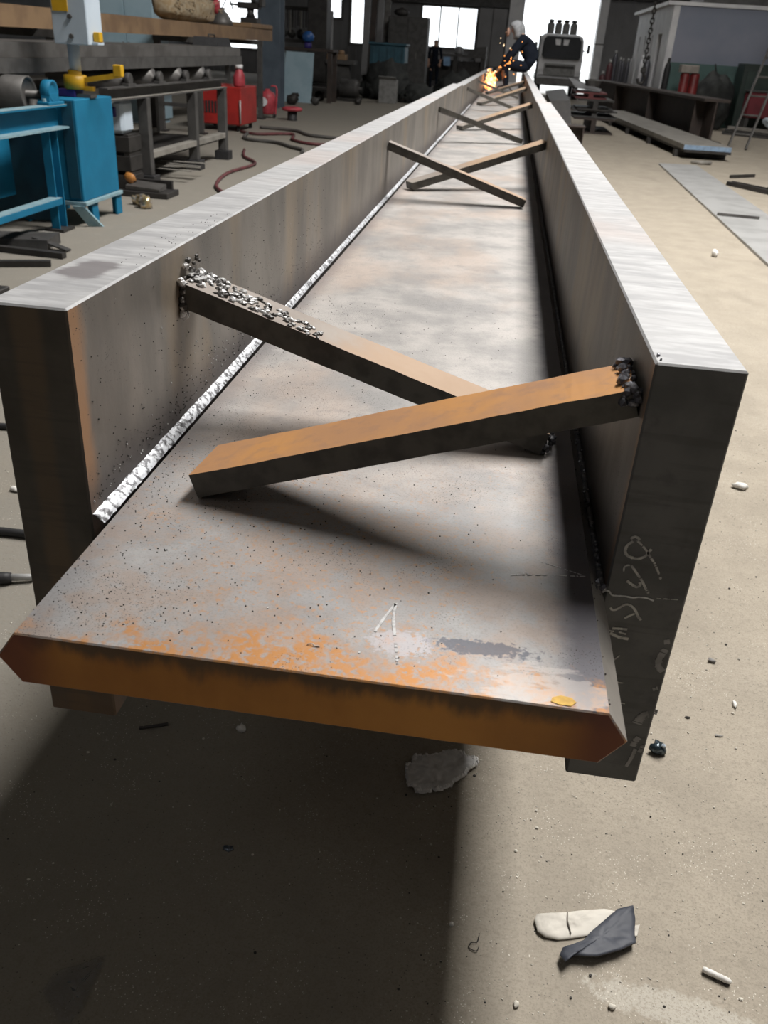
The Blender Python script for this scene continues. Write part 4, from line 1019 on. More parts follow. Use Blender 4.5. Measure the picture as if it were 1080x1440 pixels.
solo('floor_plate', 'long pale grey steel plate lying flat on the sandy floor at right', 'plate', (2.9, 10, 0), lambda bm: hexa(bm, [(2.50, 4.6, .002), (3.10, 4.6, .002), (3.32, 13.45, .002), (2.74, 13.3, .002), (2.50, 4.6, .022), (3.10, 4.6, .022), (3.32, 13.45, .022), (2.74, 13.3, .022)]), LIGHTST)
G = 'thin dark rods on the floor at the right edge'
rods = [((3.55, 12.2), (3.95, 12.55), .022), ((3.33, 11.35), (4.3, 9.6), .026), ((3.42, 11.5), (4.5, 9.9), .022), ((3.62, 11.1), (4.6, 9.6), .018), ((3.8, 11.2), (4.7, 10.0), .018), ((2.62, 8.5), (3.02, 8.45), .014)]
labs = ['short dark rod lying apart, above the bundle at the right edge', 'front dark bar of the bundle at the right edge', 'second dark bar of the bundle at the right edge', 'third, thinner rod of the bundle at the right edge', 'rearmost thin rod of the bundle at the right edge', 'thin dark rod lying across the pale floor plate']
for (a, b, r), lb in zip(rods, labs):
    z = .022 if lb.startswith('thin dark rod lying across') else 0
    solo('steel_rod', lb, 'rod', (a[0], a[1], 0), lambda bm: beam3(bm, (a[0], a[1], z + r), (b[0], b[1], z + r), r * 1.6, r * 1.9), DARK if r > .015 else GREYST, G)
t = thing('long_plate_stack', 'flat dark plates with dusty top at the far right edge', 'plates', (5.9, 20.9, 0))
for k in range(3):
    a = .004 + .055 * k; b_ = a + .046; o_ = .05 * k
    bm = bmnew(); hexa(bm, [(5.3 + o_, 21.2, a), (7.4, 20.0, a), (7.5, 20.5, a), (5.4 + o_, 21.7, a), (5.3 + o_, 21.2, b_), (7.4, 20.0, b_), (7.5, 20.5, b_), (5.4 + o_, 21.7, b_)]); obj('plate', bm, LITFL if k == 2 else DARK2, t)
solo('white_bundle', 'round pale bundle on the plates at the right edge', 'bundle', (6.2, 20.75, .2), lambda bm: lump(bm, (6.25, 20.75, .35), .2, 3, .4, 2, 2, squash=(1.1, 1, .7)), WHITEP)
solo('floor_cable', 'thin dark cable on the floor behind the I-beam end', 'cable', (5.0, 22, 0), lambda bm: tube(bm, smooth_path([(4.8, 25.0, .02), (5.4, 24.2, .02), (6.3, 23.0, .02), (7.2, 22.8, .02)]), .02, 6), BLACK)
solo('rag_curl', 'pale curled strip by the end of the raised plate', 'strip', (3.45, 13.9, 0), lambda bm: tube(bm, smooth_path([(3.33, 13.9, .02), (3.45, 13.75, .03), (3.6, 13.85, .03), (3.55, 14.0, .02), (3.4, 13.98, .015)]), .025, 6), LITFL)

# small site office
t = thing('site_office', 'small white flat-roofed office building inside the hall at right', 'building', (6.5, 26.6, 0))
def office_wall(bm):
    op = [(24.6, 25.35, .5, 2.0), (26.2, 26.55, .5, 2.0), (27.6, 27.9, .5, 2.0), (28.9, 29.15, .5, 2.0)]
    wall_open(bm, 23.5, 30.0, 0, 2.58, op, lambda b, a, c, z, d: box(b, 4.05, 4.2, a, c, z, d))
bm = bmnew(); office_wall(bm); obj('side_wall', bm, WHITE, t)
for a, b in ((24.6, 25.35), (26.2, 26.55), (27.6, 27.9), (28.9, 29.15)):
    bm = bmnew(); box(bm, 4.16, 4.19, a, b, .5, 2.0); w_ = obj('window', bm, GLASSD, t)
    bm = bmnew(); box(bm, 4.06, 4.15, a, a + .04, .5, 2.0); box(bm, 4.06, 4.15, b - .04, b, .5, 2.0); obj('frame', bm, WHITE, w_)
bm = bmnew(); box(bm, 4.2, 10.5, 23.5, 23.65, 0, 2.58); obj('front_wall', bm, BLDG, t)
bm = bmnew(); box(bm, 4.2, 10.5, 23.485, 23.4995, 0, 1.38); obj('green_dado', bm, GREENP, t)
bm = bmnew(); box(bm, 10.35, 10.5, 23.65, 30, 0, 2.58); box(bm, 4.2, 10.35, 29.85, 30, 0, 2.58); obj('rear_wall', bm, BLDG, t)
bm = bmnew(); box(bm, 3.9, 10.6, 23.45, 30.2, 2.58, 2.66); obj('roof_slab', bm, WHITE, t)
solo('roof_clutter', 'dark crates stored on the roof of the site office', 'crates', (7.5, 26, 2.66), lambda bm: [box(bm, x, x + 1.7, 24.6, 26.6, 2.661, 3.3, .02) for x in (4.9, 6.8, 8.7)], DARK2)

# gas cylinders along the I-beam
def gas_cylinder(x, y, h, m, label, r=.085, capm=None):
    t = thing('gas_cylinder', label, 'cylinder', (x, y, 0), 'gas cylinders behind the I-beam')
    bm = bmnew(); lathe(bm, (x, y, 0), [(r * .9, 0), (r, .02), (r, h - .24), (r * .85, h - .17), (r * .5, h - .11), (r * .35, h - .09)], 16); obj('body', bm, m, t)
    bm = bmnew(); lathe(bm, (x, y, 0), [(r * .42, h - .0895), (r * .46, h - .07), (r * .46, h - .02), (r * .3, h)], 12); obj('valve_cap', bm, capm or LIGHTST, t)
MAROON = M('maroon_paint', (.10, .035, .04), None, 6, .4)
GREYC = M('grey_cylinder_paint', (.10, .10, .115), None, 6, .35, .2)
gas_cylinder(3.29, 30.7, 1.02, MAROON, 'short maroon gas cylinder, leftmost behind the I-beam', .11)
gas_cylinder(3.43, 30.3, 1.36, MAROON, 'maroon gas cylinder with a tall pale cap, second from left', .10)
gas_cylinder(3.60, 30.7, 1.62, GREYC, 'tallest grey gas cylinder with a bright cap')
gas_cylinder(3.735, 30.3, 1.44, GREYC, 'grey gas cylinder just right of the tallest one', .075)
gas_cylinder(3.86, 30.7, 1.42, GREYC, 'grey gas cylinder, third right of the maroon pair', .075)
gas_cylinder(3.985, 30.4, 1.42, GREYC, 'grey gas cylinder next to the white post', .07)
gas_cylinder(3.865, 25.0, 1.50, GREYC, 'dark gas cylinder standing by the office side wall, left of a black one', .09, DARK)
gas_cylinder(3.88, 26.2, 1.50, WHITE, 'slim white gas cylinder by the office side wall behind the chain', .06, WHITE)
gas_cylinder(4.14, 23.3, 1.47, BLACK, 'black gas cylinder at the office corner', .075, DARK)
solo('white_post', 'short white marker post among the gas cylinders', 'post', (4.14, 30.7, 0), lambda bm: box(bm, 4.08, 4.22, 30.6, 30.74, 0, 1.42, .01), WHITE)
# hoist chain
t = thing('hoist_chain', 'dark hoist chain with a hook hanging in front of the office', 'chain', (3.12, 20.0, .95))
bm = bmnew()
z = 1.28; k = 0
while z < 8.95:
    a = k % 2; pts = []
    for i in range(8):
        th = 2 * PI * i / 8; u, v = .035 * math.cos(th), .06 * math.sin(th)
        pts.append((3.14 + (u if a else 0), 20 + (0 if a else u), z + v))
    tube(bm, pts + [pts[0]], .014, 4); z += .09; k += 1
obj('links', bm, DARK, t)
bm = bmnew(); tube(bm, smooth_path([(3.14, 20, 1.25), (3.14, 20, 1.14), (3.20, 20, 1.05), (3.17, 20, .95), (3.08, 20, .95), (3.05, 20, 1.03)]), [.03] * 41, 8); box(bm, 3.09, 3.19, 19.95, 20.05, 1.14, 1.24, .01); obj('hook', bm, DARK, t)
# red units, heap, ladder, cabinet
DRED = M('dull_red_paint', (.20, .02, .02), (.14, .015, .015), 5, .5)
t = thing('red_drum_unit', 'two red drums side by side under a pale carton near the office', 'drums', (4.5, 22.2, 0))
for x in (4.4, 4.62):
    bm = bmnew(); lathe(bm, (x, 22.2, 0), [(.10, 0), (.108, .02), (.108, .4), (.115, .42), (.115, .44), (.108, .46), (.108, 1.15), (.09, 1.18)], 18); obj('drum', bm, DRED, t)
solo('carton', 'pale carton sitting on the two red drums', 'box', (4.46, 22.2, 1.181), lambda bm: (box(bm, 4.26, 4.66, 22.05, 22.4, 1.182, 1.34, .01), box(bm, 4.25, 4.67, 22.19, 22.25, 1.3405, 1.345)), M('pale_carton', (.33, .30, .27), None, 5, .8))
solo('tarp_heap', 'big dark tarpaulin heap before the green dado of the office', 'heap', (5.2, 22.7, 0), lambda bm: (lump(bm, (5.22, 22.7, .56), .5, 4, .16, 2.6, 9, squash=(.95, .85, 1.35), floor=.001), tube(bm, [(5.2, 22.7, 1.15), (5.12, 22.7, 1.40)], .02, 6)), TARP)
t = thing('green_cabinet', 'dark green machine cabinet at the right edge beyond the ladder', 'cabinet', (6.3, 20.0, 0))
bm = bmnew(); box(bm, 5.75, 6.9, 22.5, 23.2, .08, 1.45, .015); obj('body', bm, M('dark_green_paint', (.02, .035, .03), None, 4, .5), t)
bm = bmnew(); box(bm, 5.85, 6.8, 22.485, 22.4995, .2, 1.3, .003); obj('door', bm, M('dark_green_door', (.025, .045, .038), None, 4, .5), t)
bm = bmnew(); box(bm, 5.8, 6.85, 22.55, 23.15, 0, .08); obj('plinth', bm, DARK, t)
t = thing('red_container', 'dark red box at the right edge before the green cabinet', 'box', (6.2, 22.1, 0))
bm = bmnew(); box(bm, 5.86, 6.6, 21.8, 22.3, .35, .88, .02); obj('body', bm, M('deep_red_paint', (.17, .02, .03), None, 5, .5), t)
bm = bmnew(); box(bm, 5.84, 6.62, 21.78, 22.32, .8805, .92, .008); obj('lid', bm, DARK2, t)
for x in (5.92, 6.54):
    bm = bmnew(); box(bm, x - .04, x + .04, 21.85, 22.25, 0, .35); obj('leg', bm, DARK2, t)
t = thing('leaning_ladder', 'grey steel ladder leaning steeply to the right by the I-beam end', 'ladder', (4.62, 17.3, 0))
A0, A1 = Vector((4.60, 17.30, .02)), Vector((5.62, 18.9, 3.4)); B0, B1 = Vector((4.88, 17.12, .02)), Vector((5.90, 18.72, 3.4))
for a, b in ((A0, A1), (B0, B1)):
    bm = bmnew(); beam3(bm, a, b, .03, .06, (0, 1, 0)); obj('rail', bm, GREYST, t)
for k in range(10):
    f_ = .07 + k * .095
    bm = bmnew(); cyl(bm, A0.lerp(A1, f_), B0.lerp(B1, f_), .016, n=8); obj('rung', bm, GREYST, t)
solo('ladder_prop', 'tall dark steel mast that the leaning ladder rests against', 'mast', (5.8, 18.95, 0), lambda bm: (box(bm, 5.5, 6.05, 18.95, 19.03, 3.2, 3.45), box(bm, 6.0, 6.1, 18.94, 19.04, 0, 8.95)), DARK2)
# stacked sections between the two beams
G = 'steel sections stacked between the beams'
secs = [(1.75, 2.55, 18.4, 20.4, 0, .28, BROWN, 'dark steel section at the bottom of the stack right of the big beam'), (1.7, 2.6, 18.6, 20.2, .281, .42, DARK2, 'dusty flat section lying second in the stack right of the big beam'), (1.78, 2.5, 18.5, 20.0, .421, .62, DARK, 'black channel third up in the stack right of the big beam'), (1.72, 2.35, 18.7, 20.1, .621, .74, M('red_stripe_section', (.14, .03, .03), None, 4, .6), 'dark red section near the top of the stack right of the big beam')]
for x0, x1, y0, y1, z0, z1, m, lb in secs:
    solo('steel_section', lb, 'section', ((x0 + x1) / 2, (y0 + y1) / 2, z0), lambda bm: (box(bm, x0, x1, y0, y1, z1 - .03, z1), box(bm, x0, x1, y0, y1, z0, z0 + .03), box(bm, (x0 + x1) / 2 - .05, (x0 + x1) / 2 + .05, y0, y1, z0 + .03, z1 - .03)), m, G)
solo('pale_cover', 'pale grey sheet sloping over the stacked sections', 'sheet', (1.95, 19.4, .75), lambda bm: hexa(bm, [(1.7, 18.75, .80), (2.2, 18.75, .75), (2.35, 20.0, .76), (1.6, 20.0, .95), (1.7, 18.75, .815), (2.2, 18.75, .765), (2.35, 20.0, .775), (1.6, 20.0, .965)]), CLAD)
solo('cable_coil', 'dark coiled cable lying on the pale sheet of the stack', 'coil', (2.05, 18.9, .8), lambda bm: [tube(bm, [(2.05 + (.13 + .012 * k) * math.cos(2 * PI * i / 20), 18.95 + (.13 + .01 * k) * math.sin(2 * PI * i / 20), .86 + .028 * k) for i in range(21)], .016, 6) for k in range(4)], HOSEG)
solo('dark_slab', 'thick dark slanted slab leaning between the big beam and the stack', 'slab', (1.4, 17, 0), lambda bm: hexa(bm, [(1.25, 16.2, 0), (1.62, 16.2, 0), (1.66, 18.3, 0), (1.3, 18.3, 0), (1.15, 16.5, .62), (1.5, 16.5, .66), (1.45, 18.3, .78), (1.1, 18.3, .72)]), DARK)

# ------------------------------------------------------------------ truck in the doorway
t = thing('delivery_truck', 'small white truck facing the camera in the bright doorway with cylinders on top', 'truck', (2.1, 34, 0))
TX = 2.03
def sec_loft(bm, rows):
    rr = [[bm.verts.new(p) for p in r] for r in rows]
    for a, b in zip(rr, rr[1:]):
        for i in range(len(a)):
            j = (i + 1) % len(a); f = bm.faces.new((a[i], a[j], b[j], b[i])); f.smooth = False
    bm.faces.new(rr[0]); bm.faces.new(rr[-1][::-1])
def rrect(y, hw, z0, z1, r):
    P = []
    for cx, cz, a0 in ((TX + hw - r, z1 - r, 0), (TX - hw + r, z1 - r, 90), (TX - hw + r, z0 + r, 180), (TX + hw - r, z0 + r, 270)):
        for k in range(4):
            a = math.radians(a0 + 30 * k); P.append((cx + r * math.cos(a), y, cz + r * math.sin(a)))
    return P
bm = bmnew(); sec_loft(bm, [rrect(33.9, .74, .48, 1.28, .10), rrect(33.86, .76, .46, 1.30, .12), rrect(34.05, .77, .45, 1.7, .2), rrect(34.25, .75, .45, 2.03, .2), rrect(35.6, .75, .45, 2.08, .2)]); cab = obj('cab', bm, WHITE, t)
bm = bmnew(); prism(bm, [(TX - .60, 33.78, 1.27), (TX + .60, 33.78, 1.27), (TX + .68, 33.80, 1.36), (TX + .66, 34.0, 1.84), (TX + .56, 34.05, 1.97), (TX - .56, 34.05, 1.97), (TX - .66, 34.0, 1.84), (TX - .68, 33.80, 1.36)], (0, .05, .01)); ws = obj('windscreen', bm, GLASSD, cab)
for s in (-1, 1): bm = bmnew(); hexa(bm, [(TX + s * .13 - .1, 33.925, 1.70), (TX + s * .13 + .06, 33.925, 1.70), (TX + s * .13 + .06, 33.935, 1.70), (TX + s * .13 - .1, 33.935, 1.70), (TX + s * .15 - .12, 34.0, 1.88), (TX + s * .15 + .08, 34.0, 1.88), (TX + s * .15 + .08, 34.01, 1.88), (TX + s * .15 - .12, 34.01, 1.88)]); obj('white_quad', bm, WHITE, ws)  # two small white quads at the upper windscreen
bm = bmnew(); box(bm, TX - .55, TX + .55, 33.83, 33.859, .74, 1.12, .01); g = obj('grille', bm, MESHG, cab)
bm = bmnew(); box(bm, TX - .50, TX + .50, 33.815, 33.8295, .98, 1.06, .004); obj('slot', bm, DARK, g)
bm = bmnew(); box(bm, TX - .80, TX + .80, 33.72, 33.83, .42, .66, .03); obj('bumper', bm, GREYST, t)
for s in (-1, 1):
    bm = bmnew(); box(bm, TX + s * .66 - .1, TX + s * .66 + .1, 33.825, 33.856, .74, .92, .02); obj('headlight', bm, HEADL, t)
    bm = bmnew(); lathe(bm, (TX + s * .68, 34.5, .34), [(.2, -.1), (.34, -.09), (.34, .09), (.2, .1)], 18, 'X'); obj('wheel', bm, BLACK, t)
    bm = bmnew(); tube(bm, [(TX + s * .74, 34.1, 1.55), (TX + s * .92, 33.95, 1.58)], .02, 6); m_ = obj('mirror_arm', bm, DARK, t)
    bm = bmnew(); box(bm, TX + s * .92 - .05, TX + s * .92 + .05, 33.9, 33.95, 1.48, 1.76, .02); obj('mirror', bm, BLACK, m_)
    bm = bmnew(); lathe(bm, (TX + s * .68, 36.8, .34), [(.2, -.1), (.34, -.09), (.34, .09), (.2, .1)], 18, 'X'); obj('wheel', bm, BLACK, t)
bm = bmnew(); tube(bm, [(TX - .5, 33.93, 1.36), (TX - .05, 33.99, 1.52)], .014, 5); tube(bm, [(TX + .05, 33.93, 1.36), (TX + .5, 33.99, 1.52)], .014, 5); obj('wiper', bm, BLACK, ws)
bm = bmnew(); box(bm, TX - .8, TX + .8, 35.65, 37.4, .55, .75, .01); bed = obj('cargo_bed', bm, GREYST, t)
bm = bmnew(); box(bm, TX - .8, TX + .8, 35.62, 35.68, .75, 2.0); obj('headboard', bm, GREYST, bed)
G = 'gas bottles carried on the truck'
for k in range(4):
    x = TX - .42 + k * .28
    t2 = thing('truck_gas_bottle', ['fat pale gas bottle on the truck, leftmost of four', 'fat pale gas bottle on the truck, second of four from the left', 'fat pale gas bottle on the truck, second of four from the right', 'fat pale gas bottle on the truck, rightmost of four'][k], 'bottle', (x, 35.95, .7505), G)
    bm = bmnew(); lathe(bm, (x, 35.95, 0), [(.12, .751), (.13, .77), (.13, 2.36), (.11, 2.42), (.06, 2.45)], 12); obj('body', bm, MESHG, t2)
    bm = bmnew(); lathe(bm, (x, 35.95, 0), [(.08, 2.4505), (.10, 2.46), (.10, 2.52), (.06, 2.54)], 10); obj('valve', bm, DARK, t2)

# ------------------------------------------------------------------ people
def skin_body(name, joints, edges, roots, parent, mats, zone):
    """joints: {key: (pos, radius)}; one continuous skinned surface"""
    keys = list(joints)
    me = bpy.data.meshes.new(name)
    me.from_pydata([joints[k][0] for k in keys], [(keys.index(a), keys.index(b)) for a, b in edges], [])
    o = bpy.data.objects.new(name, me); COL.objects.link(o)
    md = o.modifiers.new('skin', 'SKIN'); md.use_smooth_shade = True; md.branch_smoothing = .6
    sv = me.skin_vertices[0].data if me.skin_vertices else None
    if sv is None:
        me.attributes.new  # keep
    for i, k in enumerate(keys):
        r = joints[k][1]; sv[i].radius = (r, r) if not isinstance(r, tuple) else r
        sv[i].use_root = k in roots
    ss = o.modifiers.new('sub', 'SUBSURF'); ss.levels = 2; ss.render_levels = 2
    dg = bpy.context.evaluated_depsgraph_get()
    ev = o.evaluated_get(dg)
    nm = bpy.data.meshes.new_from_object(ev)
    o.modifiers.clear(); o.data = nm; bpy.data.meshes.remove(me); nm.name = name
    nm.materials.clear()
    for m in mats: nm.materials.append(m)
    jp = [(Vector(joints[k][0]), zone(k)) for k in keys]
    for p in nm.polygons:
        c = p.center
        p.material_index = min(jp, key=lambda q: (q[0] - c).length_squared)[1]; p.use_smooth = True
    o.parent = parent; o.location = -parent.location
    return o

def hand(J, E, wrist, key, palm_dir, side, curl, s=1.0):
    """five separate fingers rooted in the palm"""
    w_ = Vector(J[wrist][0]); d = Vector(palm_dir).normalized(); sd = Vector(side).normalized(); n = d.cross(sd).normalized()
    pk = key + '_palm'; J[pk] = (w_ + d * .05 * s, (.040 * s, .022 * s)); E.append((wrist, pk))
    J[pk + '2'] = (w_ + d * .09 * s, (.042 * s, .018 * s)); E.append((pk, pk + '2'))
    for i, (off, ln) in enumerate(((-.030, .066), (-.010, .076), (.010, .072), (.029, .056))):
        b = w_ + d * .095 * s + sd * off * s; prev = pk + '2'
        for j in range(3):
            ang = curl * (j + .6)
            b = b + (d * math.cos(ang) + n * math.sin(ang)) * ln * s * (.45, .32, .26)[j]
            k = '%s_f%d%d' % (key, i, j); J[k] = (b.copy(), .010 * s * (1, .92, .8)[j]); E.append((prev, k)); prev = k
    b = w_ + d * .03 * s - sd * .035 * s; prev = pk
    for j in range(2):
        b = b + (d * .7 - sd * .5 + n * .4 * curl).normalized() * .036 * s
        k = '%s_t%d' % (key, j); J[k] = (b.copy(), .012 * s * (1, .85)[j]); E.append((prev, k)); prev = k

# the worker grinding at the far end, seated on the right flange, leaning over the web
YP = 13.6
t = thing('person', 'person in navy jacket and grey hood sitting on the beam, bent over sparks', 'person', (.66, YP, 1.056))
J = {}; E = []
def jn(k, p, r, *to):
    J[k] = (Vector(p), r)
    for q in to: E.append((q, k))
jn('pelvis', (.655, YP, 1.19), .15)
jn('waist', (.665, YP, 1.29), .165, 'pelvis')
jn('chest', (.605, YP, 1.42), .18, 'waist')
jn('upper', (.515, YP, 1.515), .13, 'chest')
jn('neck', (.455, YP, 1.585), .055, 'upper')
jn('head', (.40, YP - .005, 1.635), .085, 'neck')
jn('crown', (.375, YP - .005, 1.685), .075, 'head')
for s, nm in ((-1, 'a'), (1, 'b')):
    jn('sh' + nm, (.49, YP + s * .15, 1.50), .078, 'upper')
    jn('el' + nm, (.345, YP + s * .17, 1.29), .062, 'sh' + nm)
    jn('wr' + nm, (.215, YP + s * .06 - .03, 1.115), .034, 'el' + nm)
    jn('hip' + nm, (.60, YP + s * .10, 1.165), .10, 'pelvis')
    jn('kn' + nm, (.285, YP + s * .15, 1.18 - .02 * s), .075, 'hip' + nm)
    jn('an' + nm, (.34, YP + s * .13, .885), .042, 'kn' + nm)
    jn('toe' + nm, (.20, YP + s * .15, .852), .034, 'an' + nm)
    hand(J, E, 'wr' + nm, 'h' + nm, (-.75, -.1, -.55), (0, 1, 0), .55)
zone = lambda k: 2 if k.startswith('h') and '_' in k or k.startswith('wr') else (1 if k in ('head', 'crown', 'neck') else (3 if k.startswith('toe') else 0))
skin_body('body', J, E, ('pelvis',), t, [JACKET, SKIN, GLOVE, BLACK], zone)
bm = bmnew()   # hood with a cape over the nape, open at the face
for i in range(15):
    pass
rows = []
hc = Vector((.405, YP - .005, 1.645))
for i in range(11):
    th = PI * i / 10 * .93; row = []
    for j in range(14):
        ph = 2 * PI * j / 14
        x, yv, z = math.sin(th) * math.cos(ph), math.sin(th) * math.sin(ph), math.cos(th)
        r = .108 + (.028 if th > 2.1 else 0)
        p = Vector((x * r * 1.12, yv * r, z * r * 1.05))
        if x < -.55 and -.75 < z < .35: p.x *= .62     # face opening
        p += Vector((.045, 0, 0)) * max(0, -z)
        row.append(bm.verts.new(hc + p))
    rows.append(row)
for a, b in zip(rows, rows[1:]):
    for j in range(14):
        k = (j + 1) % 14; f = bm.faces.new((a[j], a[k], b[k], b[j])); f.smooth = True
bm.faces.new(rows[-1])
bmesh.ops.remove_doubles(bm, verts=bm.verts[:], dist=1e-5)
hd = obj('hood', bm, HOOD, t)
bm = bmnew(); lump(bm, (.285, YP - .005, 1.60), .05, 2, .1, 1, 1, squash=(.55, 1.1, 1.3)); fc = obj('face', bm, SKIN, t)
bm = bmnew(); lump(bm, (.255, YP - .005, 1.595), .014, 1, .1, 1, 1, squash=(1, .8, 1.3)); obj('nose', bm, SKIN, fc)
bm = bmnew()
for s in (-1, 1): lump(bm, (.261, YP - .005 + s * .024, 1.617), .008, 1, 0, 1, 1)
obj('eyes', bm, BLACK, fc)
bm = bmnew(); box(bm, .258, .268, YP - .027, YP + .017, 1.562, 1.568); obj('mouth', bm, GLOVE, fc)
t2 = thing('angle_grinder', 'dark angle grinder held by the seated worker, throwing sparks', 'grinder', (.12, YP - .03, 1.03))
bm = bmnew(); tube(bm, [(.225, YP - .03, 1.10), (.17, YP - .03, 1.06), (.12, YP - .03, 1.03)], [.03, .034, .03], 10); obj('body', bm, DARK2, t2)
bm = bmnew(); lathe(bm, (.105, YP - .03, 1.0), [(.02, -.004), (.065, -.003), (.065, .003), (.02, .02)], 16); obj('disc', bm, GREYST, t2)
bm = bmnew(); tube(bm, smooth_path([(.225, YP - .03, 1.10), (.30, YP - .1, 1.0), (.42, YP - .1, .85), (.52, YP + .3, .83)]), .010, 6); obj('cord', bm, BLACK, t2)

rnd = random.Random(11)
bm = bmnew()
for mi, n in ((0, 330), (1, 80)):
    for k in range(n):
        p = Vector((.10 + rnd.gauss(0, .035), YP - .22 + rnd.gauss(0, .06), .97 + rnd.gauss(.0, .055)))
        p.x = max(.03, p.x); p.z = max(ZW + .03, p.z)
        if rnd.random() < .07: p = Vector((rnd.uniform(.18, .55), YP - .30, rnd.uniform(1.0, 1.52)))
        d = Vector((.1 + rnd.gauss(0, .5), -.6, -.3 + rnd.gauss(0, .7))).normalized() * rnd.uniform(.01, .045)
        tube(bm, [p, p + d * .6, p + d], [.0024, .005, .001], 4, mi)
o = obj('sparks', bm, [SPARK, SPARKW]); tag(o, 'shower of orange grinding sparks beside the left flange', 'sparks', None, 'stuff')

# a second worker far off before the bright window
X2, Y2 = -2.36, 33.0
t = thing('person', 'person in dark work clothes standing far off before the bright window', 'person', (X2, Y2, 0))
J = {}; E = []
jn('pelvis', (X2, Y2, .90), .13)
jn('waist', (X2, Y2, 1.06), .125, 'pelvis'); jn('chest', (X2, Y2 - .03, 1.24), .15, 'waist'); jn('upper', (X2, Y2 - .05, 1.38), .10, 'chest')
jn('neck', (X2, Y2 - .07, 1.46), .05, 'upper'); jn('head', (X2, Y2 - .09, 1.54), .08, 'neck'); jn('crown', (X2, Y2 - .09, 1.61), .075, 'head')
for s, nm in ((-1, 'a'), (1, 'b')):
    jn('sh' + nm, (X2 + s * .17, Y2 - .04, 1.35), .06, 'upper'); jn('el' + nm, (X2 + s * .23, Y2 - .04, 1.10), .046, 'sh' + nm); jn('wr' + nm, (X2 + s * .20, Y2 - .16, .90), .032, 'el' + nm)
    jn('hip' + nm, (X2 + s * .09, Y2, .84), .09, 'pelvis'); jn('kn' + nm, (X2 + s * .11, Y2 - .02, .48), .062, 'hip' + nm); jn('an' + nm, (X2 + s * .11, Y2 + .02, .09), .04, 'kn' + nm); jn('toe' + nm, (X2 + s * .13, Y2 - .14, .036), .034, 'an' + nm)
    hand(J, E, 'wr' + nm, 'h' + nm, (0, -.5, -.8), (s, 0, 0), .35)
skin_body('body', J, E, ('pelvis',), t, [JACKET, SKIN, SKIN, BLACK], lambda k: 2 if k.startswith('h') and '_' in k or k.startswith('wr') else (1 if k in ('head', 'neck') else (3 if k in ('crown',) or k.startswith('toe') else 0)))
bm = bmnew()
for s in (-1, 1): lump(bm, (X2 + s * .03, Y2 - .172, 1.565), .009, 1, 0, 1, 1)
box(bm, X2 - .02, X2 + .02, Y2 - .176, Y2 - .165, 1.50, 1.506); obj('eyes_and_mouth', bm, BLACK, t)
bm = bmnew(); lump(bm, (X2, Y2 - .176, 1.54), .014, 1, 0, 1, 1); obj('nose', bm, SKIN, t)

# ------------------------------------------------------------------ small things on the floor in front
def sheet_piece(bm, poly, h, seed, lift=lambda p: 0., th=.0025, K=8, amp=.003):
    P = [Vector((x, y, 0)) for x, y in poly]
    Q = []
    for i, p in enumerate(P):           # rounder outline
        q = P[(i + 1) % len(P)]
        for k in range(4): Q.append(p.lerp(q, k / 4))
    c = sum(Q, Vector()) / len(Q)
    top, bot = [], []
    for k in range(1, K + 1):
        f_ = k / K; rt, rb = [], []
        for p in Q:
            v = c.lerp(p, f_); n = noise.noise(v * 45 + Vector((seed, 0, 0))) + .6 * noise.noise(v * 110 + Vector((0, seed, 0)))
            z = .0016 + th + h * (1 - f_ ** 5) * (.75 + .25 * n) + amp * n * .5 + lift(v)
            z = max(z, th + .001)
            rt.append(bm.verts.new((v.x, v.y, z))); rb.append(bm.verts.new((v.x, v.y, max(.0006, z - th - h * (1 - f_ ** 4) * .6))))
        top.append(rt); bot.append(rb)
    ct = bm.verts.new((c.x, c.y, .0016 + th + h + lift(c))); cb = bm.verts.new((c.x, c.y, .0008))
    n = len(Q)
    for i in range(n):
        j = (i + 1) % n
        bm.faces.new((ct, top[0][i], top[0][j])).smooth = True; bm.faces.new((cb, bot[0][j], bot[0][i]))
        for a, b in zip(top, top[1:]): bm.faces.new((a[i], b[i], b[j], a[j])).smooth = True
        for a, b in zip(bot, bot[1:]): bm.faces.new((a[j], b[j], b[i], a[i]))
        bm.faces.new((top[-1][i], bot[-1][i], bot[-1][j], top[-1][j]))
CREAM_P = [(0.6353, 0.1726), (0.6392, 0.1836), (0.6652, 0.1925), (0.695, 0.2), (0.7327, 0.2118), (0.7591, 0.2179), (0.7812, 0.2176), (0.7642, 0.1936), (0.7483, 0.1784), (0.7289, 0.1608), (0.6959, 0.149), (0.6742, 0.1431), (0.6527, 0.1433), (0.6403, 0.1511)]
NAVY_P = [(0.7811, 0.2163), (0.8102, 0.2292), (0.8103, 0.1998), (0.8048, 0.1683), (0.8047, 0.1525), (0.776, 0.1319), (0.7358, 0.1123), (0.6972, 0.1085), (0.6824, 0.0928), (0.6745, 0.1083), (0.6804, 0.1227), (0.7171, 0.1448), (0.7289, 0.1608), (0.7566, 0.1902)]
TAB_P = [(0.8093, 0.1914), (0.8181, 0.195), (0.8105, 0.1713), (0.8041, 0.1682)]
SLAG_P = [(0.3725, 0.4839), (0.3851, 0.493), (0.3848, 0.5143), (0.4059, 0.5198), (0.4364, 0.5326), (0.4591, 0.5467), (0.4908, 0.5474), (0.4993, 0.5368), (0.5218, 0.5385), (0.5216, 0.5197), (0.5069, 0.501), (0.4981, 0.4836), (0.4835, 0.4706), (0.4698, 0.4477), (0.4555, 0.4362), (0.4409, 0.4297), (0.425, 0.4391), (0.431, 0.4254), (0.4138, 0.4184), (0.4005, 0.4195), (0.3953, 0.4333), (0.3842, 0.4312), (0.378, 0.4527)]
